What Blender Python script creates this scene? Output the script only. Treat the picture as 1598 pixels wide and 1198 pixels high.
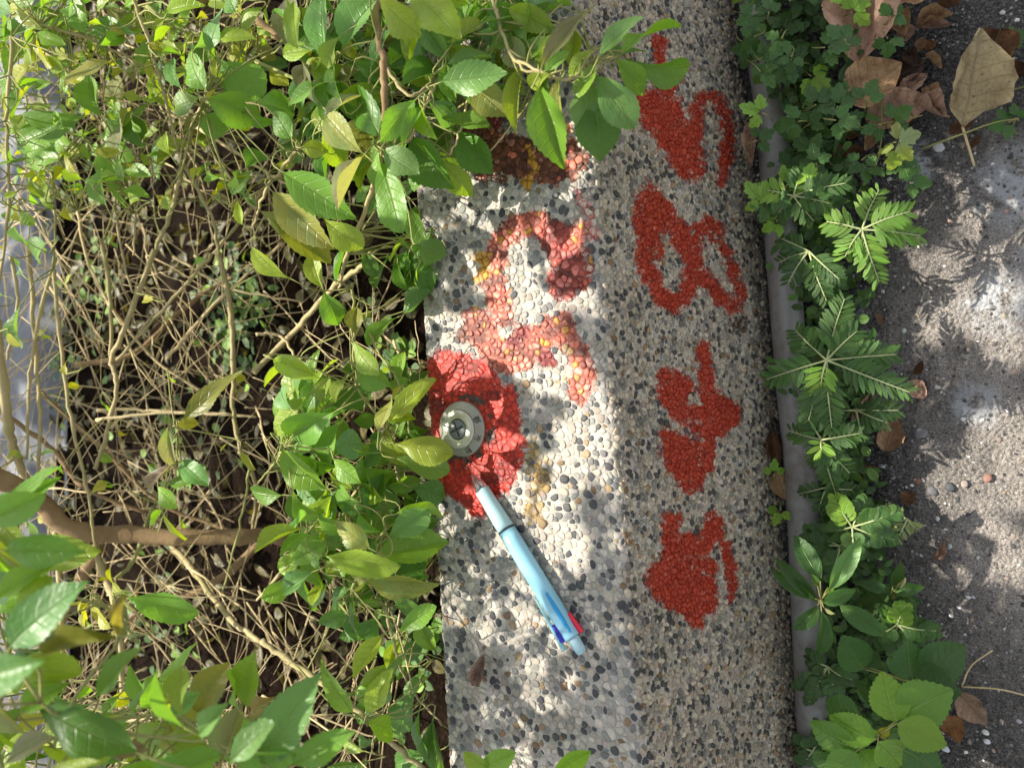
import bpy, math, random
import numpy as np
from mathutils import Vector, Matrix, kdtree
R = math.radians
rng = np.random.default_rng(7)
rnd = random.Random(11)
scene = bpy.context.scene
for o in list(bpy.data.objects):
    bpy.data.objects.remove(o)

# ------------------------------------------------------------------ camera, sky, sun, exposure
TILT = R(33.0); CAM_Z = 0.462; FPX = 1200.0
FWD = np.array([-math.sin(TILT), 0, -math.cos(TILT)])
RIGHT = np.array([math.cos(TILT), 0, -math.sin(TILT)])
UP = np.array([0.0, 1.0, 0.0])
CAM = np.array([0.0, 0.0, CAM_Z])
cd = bpy.data.cameras.new('camera'); cam = bpy.data.objects.new('camera', cd)
scene.collection.objects.link(cam); scene.camera = cam
cd.sensor_width = 36; cd.lens = 36 * FPX / 1598; cd.clip_start = 0.01; cd.clip_end = 200
m = Matrix.Identity(4)
for i in range(3):
    m[i][0] = RIGHT[i]; m[i][1] = UP[i]; m[i][2] = -FWD[i]; m[i][3] = CAM[i]
cam.matrix_world = m
cd.dof.use_dof = True; cd.dof.focus_distance = 0.555; cd.dof.aperture_fstop = 7.5

SUN_EL = R(50); SUN_AZ = R(-80)      # azimuth from +Y towards +X
SUN = np.array([math.sin(SUN_AZ) * math.cos(SUN_EL), math.cos(SUN_AZ) * math.cos(SUN_EL), math.sin(SUN_EL)])
world = bpy.data.worlds.new('World'); scene.world = world; world.use_nodes = True
wn = world.node_tree
sky = wn.nodes.new('ShaderNodeTexSky'); sky.sky_type = 'NISHITA'; sky.sun_disc = False
sky.sun_elevation = SUN_EL; sky.sun_rotation = SUN_AZ
bg = wn.nodes['Background']; bg.inputs[1].default_value = 0.14
hs = wn.nodes.new('ShaderNodeHueSaturation'); hs.inputs['Saturation'].default_value = 0.28   # thin bright haze, not a deep blue sky
wn.links.new(sky.outputs[0], hs.inputs['Color']); wn.links.new(hs.outputs[0], bg.inputs[0])
sd = bpy.data.lights.new('sun', 'SUN'); sd.energy = 5.0; sd.angle = R(0.53); sd.color = (1.0, 0.93, 0.82)
sun = bpy.data.objects.new('sun', sd); scene.collection.objects.link(sun)
sun.rotation_euler = Vector(SUN).to_track_quat('Z', 'Y').to_euler()
scene.view_settings.view_transform = 'Standard'; scene.view_settings.look = 'None'
scene.view_settings.exposure = 0.86; scene.view_settings.gamma = 1.0
scene.view_settings.use_curve_mapping = False

# ------------------------------------------------------------------ geometry helpers
def ray(px, py):
    u = (px - 799) / FPX; v = -(py - 599) / FPX
    return FWD + u * RIGHT + v * UP
def P(px, py, d):
    return CAM + ray(px, py) * d
def PZ(px, py, z):
    r = ray(px, py)
    return CAM + r * ((z - CAM_Z) / r[2])
def project(p):
    q = np.asarray(p) - CAM
    d = np.maximum(q @ FWD, 1e-3)
    return 799 + FPX * (q @ RIGHT) / d, 599 - FPX * (q @ UP) / d
def nrm(v):
    v = np.asarray(v, float); return v / (np.linalg.norm(v) + 1e-12)
def sstep(a, b, x):
    t = np.clip((x - a) / (b - a), 0, 1); return t * t * (3 - 2 * t)
def vnoise(x, y, s, seed=0):
    """smooth value noise for placing wear and relief"""
    x = np.asarray(x) / s; y = np.asarray(y) / s
    xi = np.floor(x).astype(int); yi = np.floor(y).astype(int); fx = x - xi; fy = y - yi
    fx = fx * fx * (3 - 2 * fx); fy = fy * fy * (3 - 2 * fy)
    def h(a, b):
        n = (a * 374761393 + b * 668265263 + seed * 1442695041) & 0x7fffffff
        n = ((n ^ (n >> 13)) * 1274126177) & 0x7fffffff
        return ((n ^ (n >> 16)) & 0xffff) / 65535.0
    return (h(xi, yi) * (1 - fx) + h(xi + 1, yi) * fx) * (1 - fy) + (h(xi, yi + 1) * (1 - fx) + h(xi + 1, yi + 1) * fx) * fy

COL = scene.collection
class MB:
    """collects vertices and faces, then links them as one mesh object"""
    def __init__(s): s.v = []; s.f = []; s.c = []; s.uv = []; s.n = 0
    def add(s, v, f, col=None, uv=None):
        v = np.asarray(v, float); s.v.append(v)
        for q in f: s.f.append(tuple(int(i) + s.n for i in q))
        if col is not None:
            c = np.asarray(col, float)
            if c.ndim == 1: c = np.tile(c, (len(v), 1))
            s.c.append(c)
        if uv is not None: s.uv.append(np.asarray(uv, float))
        s.n += len(v)
    def tube(s, pts, rad, col=None, k=6, bump=0.0):
        pts = np.asarray(pts, float); n = len(pts)
        rad = np.full(n, rad) if np.isscalar(rad) else np.asarray(rad)
        t = np.gradient(pts, axis=0); vs = []
        a = nrm(np.cross(nrm(t[0]), [0.31, 0.52, 0.79]))
        for i in range(n):
            d = nrm(t[i]); a = nrm(a - d * (a @ d)); b = np.cross(d, a)
            for j in range(k):
                w = 2 * math.pi * j / k
                rr = rad[i] * (1 + bump * rnd.uniform(-1, 1))
                vs.append(pts[i] + rr * (math.cos(w) * a + math.sin(w) * b))
        f = [(i * k + j, i * k + (j + 1) % k, (i + 1) * k + (j + 1) % k, (i + 1) * k + j) for i in range(n - 1) for j in range(k)]
        f.append(tuple(range(k - 1, -1, -1))); f.append(tuple(range((n - 1) * k, n * k)))
        s.add(vs, f, col)
    def mesh(s, name, mat, smooth=True):
        me = bpy.data.meshes.new(name)
        v = np.concatenate(s.v) if s.v else np.zeros((0, 3))
        me.from_pydata(v.tolist(), [], s.f)
        if s.c:
            at = me.attributes.new('tint', 'FLOAT_COLOR', 'POINT')
            at.data.foreach_set('color', np.concatenate(s.c).astype(np.float32).ravel())
        if s.uv:
            uvv = np.concatenate(s.uv); ul = me.uv_layers.new(name='UVMap')
            li = np.empty(len(me.loops), dtype=np.int32); me.loops.foreach_get('vertex_index', li)
            ul.data.foreach_set('uv', uvv[li].astype(np.float32).ravel())
        if smooth: me.polygons.foreach_set('use_smooth', [True] * len(me.polygons))
        me.materials.append(mat); return me
    def build(s, name, mat, parent=None, smooth=True, offset=None):
        if offset is not None: s.v = [v - np.asarray(offset) for v in s.v]
        o = bpy.data.objects.new(name, s.mesh(name, mat, smooth)); COL.objects.link(o)
        if parent is not None: o.parent = parent
        return o
def curve_pts(ctrl, n):
    """Catmull-Rom through control points"""
    c = np.asarray(ctrl, float)
    if len(c) == 2: return np.array([c[0] + (c[1] - c[0]) * t for t in np.linspace(0, 1, n)])
    c = np.vstack([2 * c[0] - c[1], c, 2 * c[-1] - c[-2]]); out = []
    for t in np.linspace(0, len(c) - 3 - 1e-6, n):
        i = int(t); u = t - i; p0, p1, p2, p3 = c[i:i + 4]
        out.append(0.5 * (2 * p1 + (p2 - p0) * u + (2 * p0 - 5 * p1 + 4 * p2 - p3) * u * u + (3 * p1 - p0 - 3 * p2 + p3) * u ** 3))
    return np.array(out)
def tag(o, label=None, cat=None, group=None, kind=None):
    if label: o['label'] = label
    if cat: o['category'] = cat
    if group: o['group'] = group
    if kind: o['kind'] = kind
    return o
def thing(name, loc, label, cat, group=None):
    o = bpy.data.objects.new(name, None); COL.objects.link(o); o.location = tuple(loc)
    o.empty_display_size = 0.01
    return tag(o, label, cat, group)

# ------------------------------------------------------------------ material helpers
class NT:
    def __init__(s, name):
        s.m = bpy.data.materials.new(name); s.m.use_nodes = True; s.t = s.m.node_tree
        s.b = s.t.nodes['Principled BSDF']; s.out = s.t.nodes['Material Output']
    def n(s, typ, **kw):
        d = s.t.nodes.new(typ)
        for k, v in kw.items():
            if k.startswith('_'): setattr(d, k[1:], v)
            else: d.inputs[k.replace('__', ' ')].default_value = v
        return d
    def l(s, a, b): s.t.links.new(a, b)
    def math(s, op, a, b=0.0, c=0.0, clamp=False):
        d = s.t.nodes.new('ShaderNodeMath'); d.operation = op; d.use_clamp = clamp
        for i, x in enumerate((a, b, c)):
            if hasattr(x, 'links'): s.l(x, d.inputs[i])
            else: d.inputs[i].default_value = x
        return d.outputs[0]
    def mix(s, f, a, b, mode='MIX'):
        d = s.t.nodes.new('ShaderNodeMix'); d.data_type = 'RGBA'; d.blend_type = mode
        for x, i in ((f, 0), (a, 6), (b, 7)):
            if hasattr(x, 'links'): s.l(x, d.inputs[i])
            elif i == 0: d.inputs[0].default_value = x
            else: d.inputs[i].default_value = (*x, 1) if len(x) == 3 else x
        return d.outputs[2]
    def ramp(s, fac, stops):
        d = s.t.nodes.new('ShaderNodeValToRGB'); e = d.color_ramp.elements
        while len(e) < len(stops): e.new(0.5)
        for q, (p, c) in zip(e, stops):
            q.position = p; q.color = (*c, 1) if len(c) == 3 else (c[0],) * 3 + (1,)
        s.l(fac, d.inputs[0]); return d.outputs[0]
    def noise(s, vec, scale, detail=4, rough=0.55):
        d = s.n('ShaderNodeTexNoise', Scale=scale, Detail=detail, Roughness=rough)
        if vec is not None: s.l(vec, d.inputs['Vector'])
        return d.outputs[0]
    def bump(s, h, strength=0.4, dist=0.002, normal=None):
        d = s.n('ShaderNodeBump', Strength=strength, Distance=dist); s.l(h, d.inputs['Height'])
        if normal: s.l(normal, d.inputs['Normal'])
        s.l(d.outputs[0], s.b.inputs['Normal']); return d.outputs[0]
def plain(name, col, rough=0.5, metal=0.0, spec=0.5, var=0.15, scale=300, bump=0.1):
    t = NT(name); tc = t.n('ShaderNodeTexCoord').outputs['Object']
    nz = t.noise(tc, scale); c = np.array(col)
    t.l(t.mix(nz, tuple(c * (1 - var)), tuple(np.minimum(c * (1 + var), 1))), t.b.inputs['Base Color'])
    t.b.inputs['Roughness'].default_value = rough; t.b.inputs['Metallic'].default_value = metal
    t.b.inputs['Specular IOR Level'].default_value = spec
    if bump: t.bump(nz, bump, 0.0005)
    return t.m

def leaf_material(name, from_object=True, trans=0.42, veins=7.0):
    t = NT(name); uvn = t.n('ShaderNodeTexCoord'); uv = uvn.outputs['UV']
    sp = t.n('ShaderNodeSeparateXYZ'); t.l(uv, sp.inputs[0])
    u = sp.outputs[0]; v = t.math('ABSOLUTE', t.math('SUBTRACT', sp.outputs[1], 0.5))
    oi = t.n('ShaderNodeObjectInfo')
    if from_object: base, amt = oi.outputs['Color'], oi.outputs['Alpha']
    else:
        at = t.n('ShaderNodeAttribute', _attribute_name='tint'); base, amt = at.outputs['Color'], at.outputs['Alpha']
    # veins
    mid = t.math('SUBTRACT', 1.0, t.math('DIVIDE', v, t.math('MULTIPLY_ADD', u, -0.035, 0.05)), clamp=True)
    k = t.math('PINGPONG', t.math('MULTIPLY_ADD', v, -3.2, t.math('MULTIPLY', u, veins)), 0.5)
    sv = t.math('MULTIPLY', t.math('SUBTRACT', 1.0, t.math('DIVIDE', k, 0.09), clamp=True), t.math('SUBTRACT', 1.0, t.math('MULTIPLY', v, 1.9), clamp=True))
    vein = t.math('MAXIMUM', mid, t.math('MULTIPLY', sv, 0.55))
    off = t.n('ShaderNodeVectorMath', _operation='ADD'); t.l(uv, off.inputs[0])
    cb = t.n('ShaderNodeCombineXYZ'); t.l(t.math('MULTIPLY', oi.outputs['Random'], 40.0), cb.inputs[0]); t.l(t.math('MULTIPLY', oi.outputs['Random'], 23.0), cb.inputs[1])
    t.l(cb.outputs[0], off.inputs[1]); vec = off.outputs[0]
    n1 = t.noise(vec, 2.2, 3); n2 = t.noise(vec, 9, 4); n3 = t.noise(vec, 45, 3)
    c = t.mix(t.math('MULTIPLY', n2, 0.55), base, t.mix(1.0, base, (0.62, 0.72, 0.5), 'MULTIPLY'))
    dis = t.mix(t.math('GREATER_THAN', oi.outputs['Random'], 0.55), (0.33, 0.31, 0.05), (0.30, 0.26, 0.17))
    f = t.math('MULTIPLY', t.math('MULTIPLY', t.math('SUBTRACT', t.math('ADD', n1, t.math('MULTIPLY', n2, 0.25)), 0.42), 4.0, clamp=True), amt)
    c = t.mix(f, c, dis)
    spot = t.math('MULTIPLY', t.math('SUBTRACT', n3, 0.63), 9.0, clamp=True)
    c = t.mix(t.math('MULTIPLY', spot, t.math('MULTIPLY_ADD', amt, 0.6, 0.15)), c, (0.16, 0.10, 0.035))
    c = t.mix(t.math('MULTIPLY', vein, 0.4), c, t.mix(0.55, c, (0.36, 0.42, 0.16)))
    t.l(c, t.b.inputs['Base Color'])
    t.l(t.math('MULTIPLY_ADD', n2, 0.3, 0.24), t.b.inputs['Roughness']); t.b.inputs['Specular IOR Level'].default_value = 0.5
    h = t.math('ADD', t.math('MULTIPLY', vein, -0.9), t.math('MULTIPLY', n2, 0.9))
    nb = t.bump(h, 0.6, 0.0011)
    tr = t.n('ShaderNodeBsdfTranslucent'); t.l(t.mix(1.0, c, (1.55, 1.5, 0.5), 'MULTIPLY'), tr.inputs[0]); t.l(nb, tr.inputs['Normal'])
    mx = t.n('ShaderNodeMixShader', Fac=trans); t.l(t.b.outputs[0], mx.inputs[1]); t.l(tr.outputs[0], mx.inputs[2])
    t.l(mx.outputs[0], t.out.inputs[0]); return t.m
M_LEAF = leaf_material('leaf_blade')
M_LEAFLET = leaf_material('leaflet_blade', veins=3.0, trans=0.25)
M_FOLIAGE = leaf_material('foliage_mass', from_object=False, trans=0.25)

def dry_leaf_material():
    t = NT('dry_leaf'); uv = t.n('ShaderNodeTexCoord').outputs['UV']
    sp = t.n('ShaderNodeSeparateXYZ'); t.l(uv, sp.inputs[0]); u = sp.outputs[0]
    v = t.math('ABSOLUTE', t.math('SUBTRACT', sp.outputs[1], 0.5)); oi = t.n('ShaderNodeObjectInfo')
    mid = t.math('SUBTRACT', 1.0, t.math('DIVIDE', v, 0.03), clamp=True)
    k = t.math('PINGPONG', t.math('MULTIPLY_ADD', v, -2.6, t.math('MULTIPLY', u, 7.0)), 0.5)
    sv = t.math('SUBTRACT', 1.0, t.math('DIVIDE', k, 0.06), clamp=True)
    vein = t.math('MAXIMUM', mid, t.math('MULTIPLY', sv, 0.4))
    off = t.n('ShaderNodeVectorMath', _operation='ADD'); t.l(uv, off.inputs[0])
    cb = t.n('ShaderNodeCombineXYZ'); t.l(t.math('MULTIPLY', oi.outputs['Random'], 40.0), cb.inputs[0]); t.l(cb.outputs[0], off.inputs[1])
    n1 = t.noise(off.outputs[0], 3.5, 5); n2 = t.noise(off.outputs[0], 22, 4)
    c = t.mix(1.0, oi.outputs['Color'], t.ramp(n1, [(0.3, (0.5, 0.42, 0.36)), (0.52, (1, 1, 1)), (0.75, (1.2, 1.12, 1.0))]), 'MULTIPLY')
    c = t.mix(t.math('MULTIPLY', t.math('SUBTRACT', n2, 0.57), 5.0, clamp=True), c, (0.10, 0.05, 0.025))
    c = t.mix(t.math('MULTIPLY', vein, 0.45), c, (0.48, 0.36, 0.2))
    t.l(c, t.b.inputs['Base Color']); t.b.inputs['Roughness'].default_value = 0.6; t.b.inputs['Specular IOR Level'].default_value = 0.3
    t.bump(t.math('ADD', t.math('MULTIPLY', vein, 0.8), n2), 0.9, 0.0018); return t.m
M_DRY = dry_leaf_material()

def bark_material(name, a, b, scale=260):
    t = NT(name); tc = t.n('ShaderNodeTexCoord').outputs['Object']
    n1 = t.noise(tc, scale, 6, 0.7); n2 = t.noise(tc, 38, 3)
    c = t.mix(n1, tuple(np.array(a) * 0.7), tuple(np.array(a) * 1.25))
    t.l(t.mix(t.math('MULTIPLY', t.math('SUBTRACT', n2, 0.4), 2.2, clamp=True), c, b), t.b.inputs['Base Color'])
    t.b.inputs['Roughness'].default_value = 0.8; t.b.inputs['Specular IOR Level'].default_value = 0.2; t.bump(n1, 0.7, 0.0012); return t.m
M_STEM = bark_material('pale_stem', (0.42, 0.34, 0.18), (0.28, 0.27, 0.09))
M_BARK = bark_material('brown_bark', (0.23, 0.15, 0.075), (0.33, 0.24, 0.12), 180)
M_TWIG = bark_material('dry_twig', (0.66, 0.53, 0.29), (0.50, 0.38, 0.20))
M_GSTEM = bark_material('green_stem', (0.27, 0.29, 0.09), (0.34, 0.29, 0.13))

def pebble_material(name, mortar=False):
    """pebble or mortar colour from 'tint', sprayed paint from 'paint' (alpha = how much was sprayed there)"""
    t = NT(name); tc = t.n('ShaderNodeTexCoord').outputs['Object']
    a = t.n('ShaderNodeAttribute', _attribute_name='tint'); p = t.n('ShaderNodeAttribute', _attribute_name='paint')
    n1 = t.noise(tc, 700, 5, 0.65); n2 = t.noise(tc, 170, 4, 0.6); n3 = t.noise(tc, 28, 4, 0.6)
    c = t.mix(1.0, a.outputs['Color'], t.ramp(n1, [(0.3, (0.72, 0.72, 0.71)), (0.7, (1.18, 1.17, 1.14))]), 'MULTIPLY')
    grime = t.math('MULTIPLY', t.math('SUBTRACT', n3, 0.44), 2.6, clamp=True)
    c = t.mix(t.math('MULTIPLY', grime, 0.35 if not mortar else 0.6), c, t.mix(1.0, c, (0.48, 0.43, 0.36), 'MULTIPLY'))
    n5 = t.noise(tc, 380, 3, 0.6)
    n6 = t.noise(tc, 1250, 3, 0.6)
    th = t.math('MULTIPLY_ADD', t.math('SUBTRACT', t.math('MULTIPLY_ADD', n5, 0.45, t.math('MULTIPLY', n6, 0.55)), 0.5), 2.6, 0.52)
    f = t.math('MULTIPLY', t.math('SUBTRACT', t.math('MULTIPLY_ADD', p.outputs['Alpha'], 1.08, 0.0), th), 4.5, clamp=True)
    pc = t.mix(1.0, p.outputs['Color'], t.ramp(t.math('MULTIPLY_ADD', n2, 0.55, t.math('MULTIPLY', n5, 0.45)), [(0.33, (0.5, 0.4, 0.4)), (0.5, (0.95, 0.95, 0.95)), (0.68, (1.2, 1.5, 1.5))]), 'MULTIPLY')
    t.l(t.mix(f, c, pc), t.b.inputs['Base Color'])
    t.l(t.math('MULTIPLY_ADD', f, -0.12, 0.62), t.b.inputs['Roughness'])
    t.b.inputs['Specular IOR Level'].default_value = 0.38
    t.bump(t.math('ADD', n1, n2), 0.35 if not mortar else 0.8, 0.0007); return t.m
M_PEBBLE = pebble_material('washed_pebble'); M_MORTAR = pebble_material('cement_mortar', True)

# ------------------------------------------------------------------ the pebbled wall
ROAD_Z = -0.200; SOIL_Z = -0.115
def fit(tab, z, deg):
    q = np.array([PZ(x, y, z) for x, y in tab]); return np.polyfit(q[:, 1], q[:, 0], deg)
cL = fit([(632, 0), (652, 300), (657, 450), (664, 600), (673, 800), (688, 1000), (704, 1198)], 0, 1)
cE = fit([(902, 0), (930, 300), (945, 500), (962, 700), (977, 850), (1002, 1198)], 0, 1)
cF = fit([(1140, 0), (1165, 200), (1187, 400), (1205, 600), (1222, 800), (1238, 1000), (1250, 1198)], ROAD_Z, 2)
def xF(y):
    yc = np.clip(y, -0.4, 0.4); d = np.polyval(np.polyder(cF), yc)
    return np.polyval(cF, yc) + d * (y - yc)
W0 = 0.156; F0 = 0.215; L0 = 0.125
def section(a, y):
    """point of the sharp cross-section at arc position a"""
    xl = np.polyval(cL, y); xe = np.polyval(cE, y); xf = xF(y)
    tt = np.clip(a / W0, 0, 1); ft = np.clip((a - W0) / F0, 0, 1.05); lt = np.clip(-a / L0, 0, 1.2)
    x = xl + (xe - xl) * tt + (xf - xe) * ft - 0.004 * lt
    z = ROAD_Z * ft - L0 * lt
    return np.stack([x, y, z], -1)
def surf(a, y, r=0.008):
    a = np.asarray(a, float); y = np.asarray(y, float)
    rr = np.where(a < W0 * 0.5, 0.0045, 0.0075)
    p = 0
    for k in np.linspace(-1, 1, 7): p = p + section(a + rr * k, y) / 7
    und = 0.0012 * (vnoise(a, y, 0.035, 3) - 0.5) + 0.0016 * (vnoise(a, y, 0.09, 5) - 0.5)
    p[..., 0] += und; p[..., 2] += und
    return p
def surf_n(a, y):
    e = 0.0015
    da = surf(a + e, y) - surf(a - e, y); dy = surf(a, y + e) - surf(a, y - e)
    n = np.cross(da, dy); return n / np.linalg.norm(n, axis=-1, keepdims=True)

# sprayed paint: strokes in picture units, evaluated on the surface and stored as an attribute
def seg_dist(x, y, pts):
    d = np.full(np.shape(x), 1e9)
    for (x0, y0), (x1, y1) in zip(pts[:-1], pts[1:]):
        dx, dy = x1 - x0, y1 - y0; t = np.clip(((x - x0) * dx + (y - y0) * dy) / (dx * dx + dy * dy + 1e-9), 0, 1)
        d = np.minimum(d, np.hypot(x - x0 - t * dx, y - y0 - t * dy))
    return d
FACE = [  # (points, half width)
    ([(1006, 160), (1030, 200), (1056, 236), (1074, 262)], 17), ([(1020, 158), (1044, 200), (1070, 240)], 18),
    ([(1034, 118), (1042, 150), (1056, 190), (1072, 228)], 15), ([(1086, 170), (1084, 215), (1084, 268)], 11), ([(1070, 190), (1085, 200)], 9),
    ([(1084, 178), (1098, 152), (1116, 150), (1132, 178), (1138, 215), (1132, 250), (1127, 280)], 9, 1.0), ([(1024, 62), (1034, 70)], 8), ([(1030, 84), (1034, 120)], 4),
    ([(1014, 318), (1005, 350), (1005, 395), (1014, 434), (1032, 460), (1056, 472)], 12), ([(1016, 302), (1036, 326), (1060, 360), (1078, 402)], 13), ([(1012, 318), (1030, 346)], 18),
    ([(1080, 402), (1078, 440), (1064, 470)], 9), ([(1012, 350), (1014, 396)], 15),
    ([(1084, 388), (1092, 360), (1106, 347), (1120, 362)], 9), ([(1084, 404), (1100, 432), (1120, 460), (1142, 479)], 9), ([(1112, 358), (1132, 392), (1148, 430), (1154, 460), (1146, 482)], 8, 0.98),
    ([(1100, 542), (1104, 600), (1106, 690)], 9), ([(1046, 592), (1048, 620), (1066, 645), (1104, 650), (1132, 655)], 17), ([(1062, 606), (1060, 636)], 16), ([(1040, 612), (1058, 640)], 12),
    ([(1110, 622), (1138, 640), (1122, 668), (1100, 672)], 14), ([(1075, 655), (1090, 665)], 15),
    ([(1052, 690), (1060, 720), (1078, 745)], 20), ([(1048, 684), (1070, 700), (1096, 708)], 17), ([(1096, 700), (1098, 724), (1078, 738)], 14),
    ([(1048, 812), (1052, 860), (1060, 900)], 14), ([(1028, 905), (1044, 925), (1078, 944), (1096, 948)], 17), ([(1036, 895), (1070, 905), (1100, 920)], 22), ([(1056, 870), (1080, 890)], 18),
    ([(1112, 818), (1098, 850), (1084, 890)], 13), ([(1068, 842), (1090, 870), (1110, 884)], 11), ([(1112, 816), (1130, 846), (1142, 890), (1142, 930)], 7, 1.0), ([(1080, 950), (1086, 968)], 12), ([(1104, 930), (1112, 936)], 8)]
TOP = [  # (points, half width, colour, strength)
    ([(690, 575), (716, 574), (745, 590)], 22, 'red', 1.3), ([(690, 600), (682, 640), (680, 690)], 20, 'red', 1.3), ([(760, 608), (786, 640), (790, 690), (782, 735)], 24, 'red', 1.25),
    ([(712, 742), (735, 755), (770, 742)], 28, 'red', 1.35), ([(730, 770), (742, 795)], 13, 'red', 1.1), ([(700, 590), (735, 620)], 26, 'red', 1.3), ([(735, 640), (735, 690)], 44, 'red', 1.0),
    ([(772, 470), (768, 425), (780, 380), (802, 352), (836, 350), (862, 370)], 17, 'salmon', 1.05), ([(862, 368), (880, 402), (896, 428), (880, 446)], 21, 'pinkred', 1.1), ([(896, 356), (905, 390), (912, 420)], 13, 'salmon', 0.9),
    ([(745, 500), (765, 540), (792, 562), (822, 552), (848, 524), (876, 508)], 20, 'salmon', 1.05), ([(876, 510), (900, 548), (912, 586), (904, 612)], 16, 'salmon', 0.95), ([(738, 492), (728, 520)], 11, 'brown', 0.9),
    ([(790, 545), (815, 520), (850, 560)], 14, 'deep', 1.0), ([(757, 404), (758, 430)], 11, 'ochre', 1.2), ([(786, 462), (790, 500)], 14, 'salmon', 0.9),
    ([(752, 222), (800, 244), (850, 258), (884, 250)], 27, 'brown', 1.15), ([(735, 212), (760, 196)], 20, 'deep', 1.1), ([(826, 232), (836, 262), (822, 286)], 9, 'ochre', 1.3), ([(780, 280), (752, 270)], 12, 'brown', 0.85),
    ([(904, 300), (918, 332), (922, 370)], 9, 'pink', 0.7), ([(826, 700), (840, 742), (832, 800)], 15, 'yellow', 0.72), ([(800, 690), (826, 690)], 10, 'yellow', 0.6), ([(868, 590), (900, 580)], 9, 'yellow', 0.6), ([(880, 200), (884, 240)], 10, 'orange', 0.8)]
PAINT = dict(red=(0.50, 0.028, 0.012), face=(0.39, 0.037, 0.012), salmon=(0.56, 0.14, 0.085), pinkred=(0.46, 0.07, 0.045), pink=(0.56, 0.15, 0.12), deep=(0.22, 0.022, 0.018), brown=(0.17, 0.05, 0.025), ochre=(0.50, 0.24, 0.025), yellow=(0.42, 0.26, 0.07), orange=(0.6, 0.22, 0.08))
def paint_at(p, a, cell_rand=None, widen=1.2):
    px, py = project(p); rgb = np.zeros((len(px), 3)); amt = np.zeros(len(px))
    wob = (vnoise(px, py, 14, 9) - 0.5) * 9 + (vnoise(px, py, 5, 19) - 0.5) * 6
    face = a > W0 + 0.012
    df = np.full(len(px), 1e9)
    af = np.zeros(len(px))
    for st_ in FACE:
        af = np.maximum(af, (1 - sstep(-10, 17, seg_dist(px, py, st_[0]) - st_[1] - 1 + wob)) * (st_[2] if len(st_) > 2 else 1.12))
    af = np.where(face, af * (0.72 + 0.44 * vnoise(px, py, 15, 61)), 0)
    rgb[:] = PAINT['face']; amt = af
    st = (1 - sstep(-4, 16, np.hypot(px - 1156, py - 505) - 8 + wob)) * 0.8
    dull = face & (st > amt); rgb[dull] = (0.09, 0.045, 0.03); amt = np.where(dull, st, amt)
    for pts, w, c, s in TOP:
        d = seg_dist(px, py, pts) - w * widen
        at = (1 - sstep(-10, 13, d + wob * 1.3)) * s * np.where(face, 0, 1)
        at = at * (0.8 + 0.35 * vnoise(px, py, 20, 41))
        q = at > amt; mixc = np.array(PAINT[c]); var = np.where(vnoise(px, py, 22, 33) > 0.62, 0.55, 1.0)[:, None] if c in ('salmon', 'pinkred', 'red') else 1.0
        new = np.tile(mixc, (len(px), 1)) * var
        if cell_rand is not None and c in ('salmon', 'brown', 'pinkred'):
            k = cell_rand[:, None]; alt = np.array(PAINT['ochre' if c == 'salmon' else 'salmon' if c == 'brown' else 'pink'])
            new = np.where(k < 0.12, alt, np.where(k > 0.8, new * 0.5, np.where(k < 0.25, new * 1.5 + 0.05, new)))
        rgb = np.where(q[:, None], new, rgb); amt = np.where(q, at, amt)
    # grimy ring round the marker
    dm = np.abs(np.hypot((px - 721) / 0.92, py - 668) - 50)
    g = (1 - sstep(2, 9, dm)) * np.where(vnoise(px, py, 9, 77) > 0.62, 0.8, 0.25) * (~face)
    rgb = np.where((g > 0.3)[:, None], np.array([0.07, 0.045, 0.035]), rgb); amt = np.maximum(amt, g)
    return np.concatenate([rgb, np.clip(amt, 0, 1.2)[:, None]], 1)
def set_attr(me, name, arr):
    at = me.attributes.new(name, 'FLOAT_COLOR', 'POINT'); at.data.foreach_set('color', np.asarray(arr, np.float32).ravel())

YMAX = 0.52
wall = thing('pebbled_wall', (float(np.polyval(cE, 0)), 0, ROAD_Z), 'low retaining wall faced with washed grey and white pebbles and sprayed with red characters', 'wall')
WLOC = np.array(wall.location)
# mortar sheet
na = 170; ny = 520
A, Y = np.meshgrid(np.linspace(-L0 * 1.05, W0 + F0 * 1.04, na), np.linspace(-YMAX, YMAX, ny), indexing='ij')
pm = surf(A.ravel(), Y.ravel()); i = np.arange(na * ny).reshape(na, ny)
q = np.stack([i[:-1, :-1], i[1:, :-1], i[1:, 1:], i[:-1, 1:]], -1).reshape(-1, 4)
me = bpy.data.meshes.new('mortar'); me.from_pydata((pm - WLOC).tolist(), [], q.tolist())
mc = np.tile([0.50, 0.47, 0.42, 1.0], (len(pm), 1)); mc[:, :3] *= np.where(A.ravel() > W0, 0.92, 0.8)[:, None] * (0.75 + 0.5 * vnoise(A.ravel(), Y.ravel(), 0.02, 8))[:, None]
set_attr(me, 'tint', mc); mp = paint_at(pm, A.ravel()); mp[:, :3] *= np.where(A.ravel() > W0, 0.75, 0.6)[:, None]; set_attr(me, 'paint', mp); me.materials.append(M_MORTAR)
me.polygons.foreach_set('use_smooth', [True] * len(me.polygons))
mo = bpy.data.objects.new('mortar', me); COL.objects.link(mo); mo.parent = wall

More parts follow.
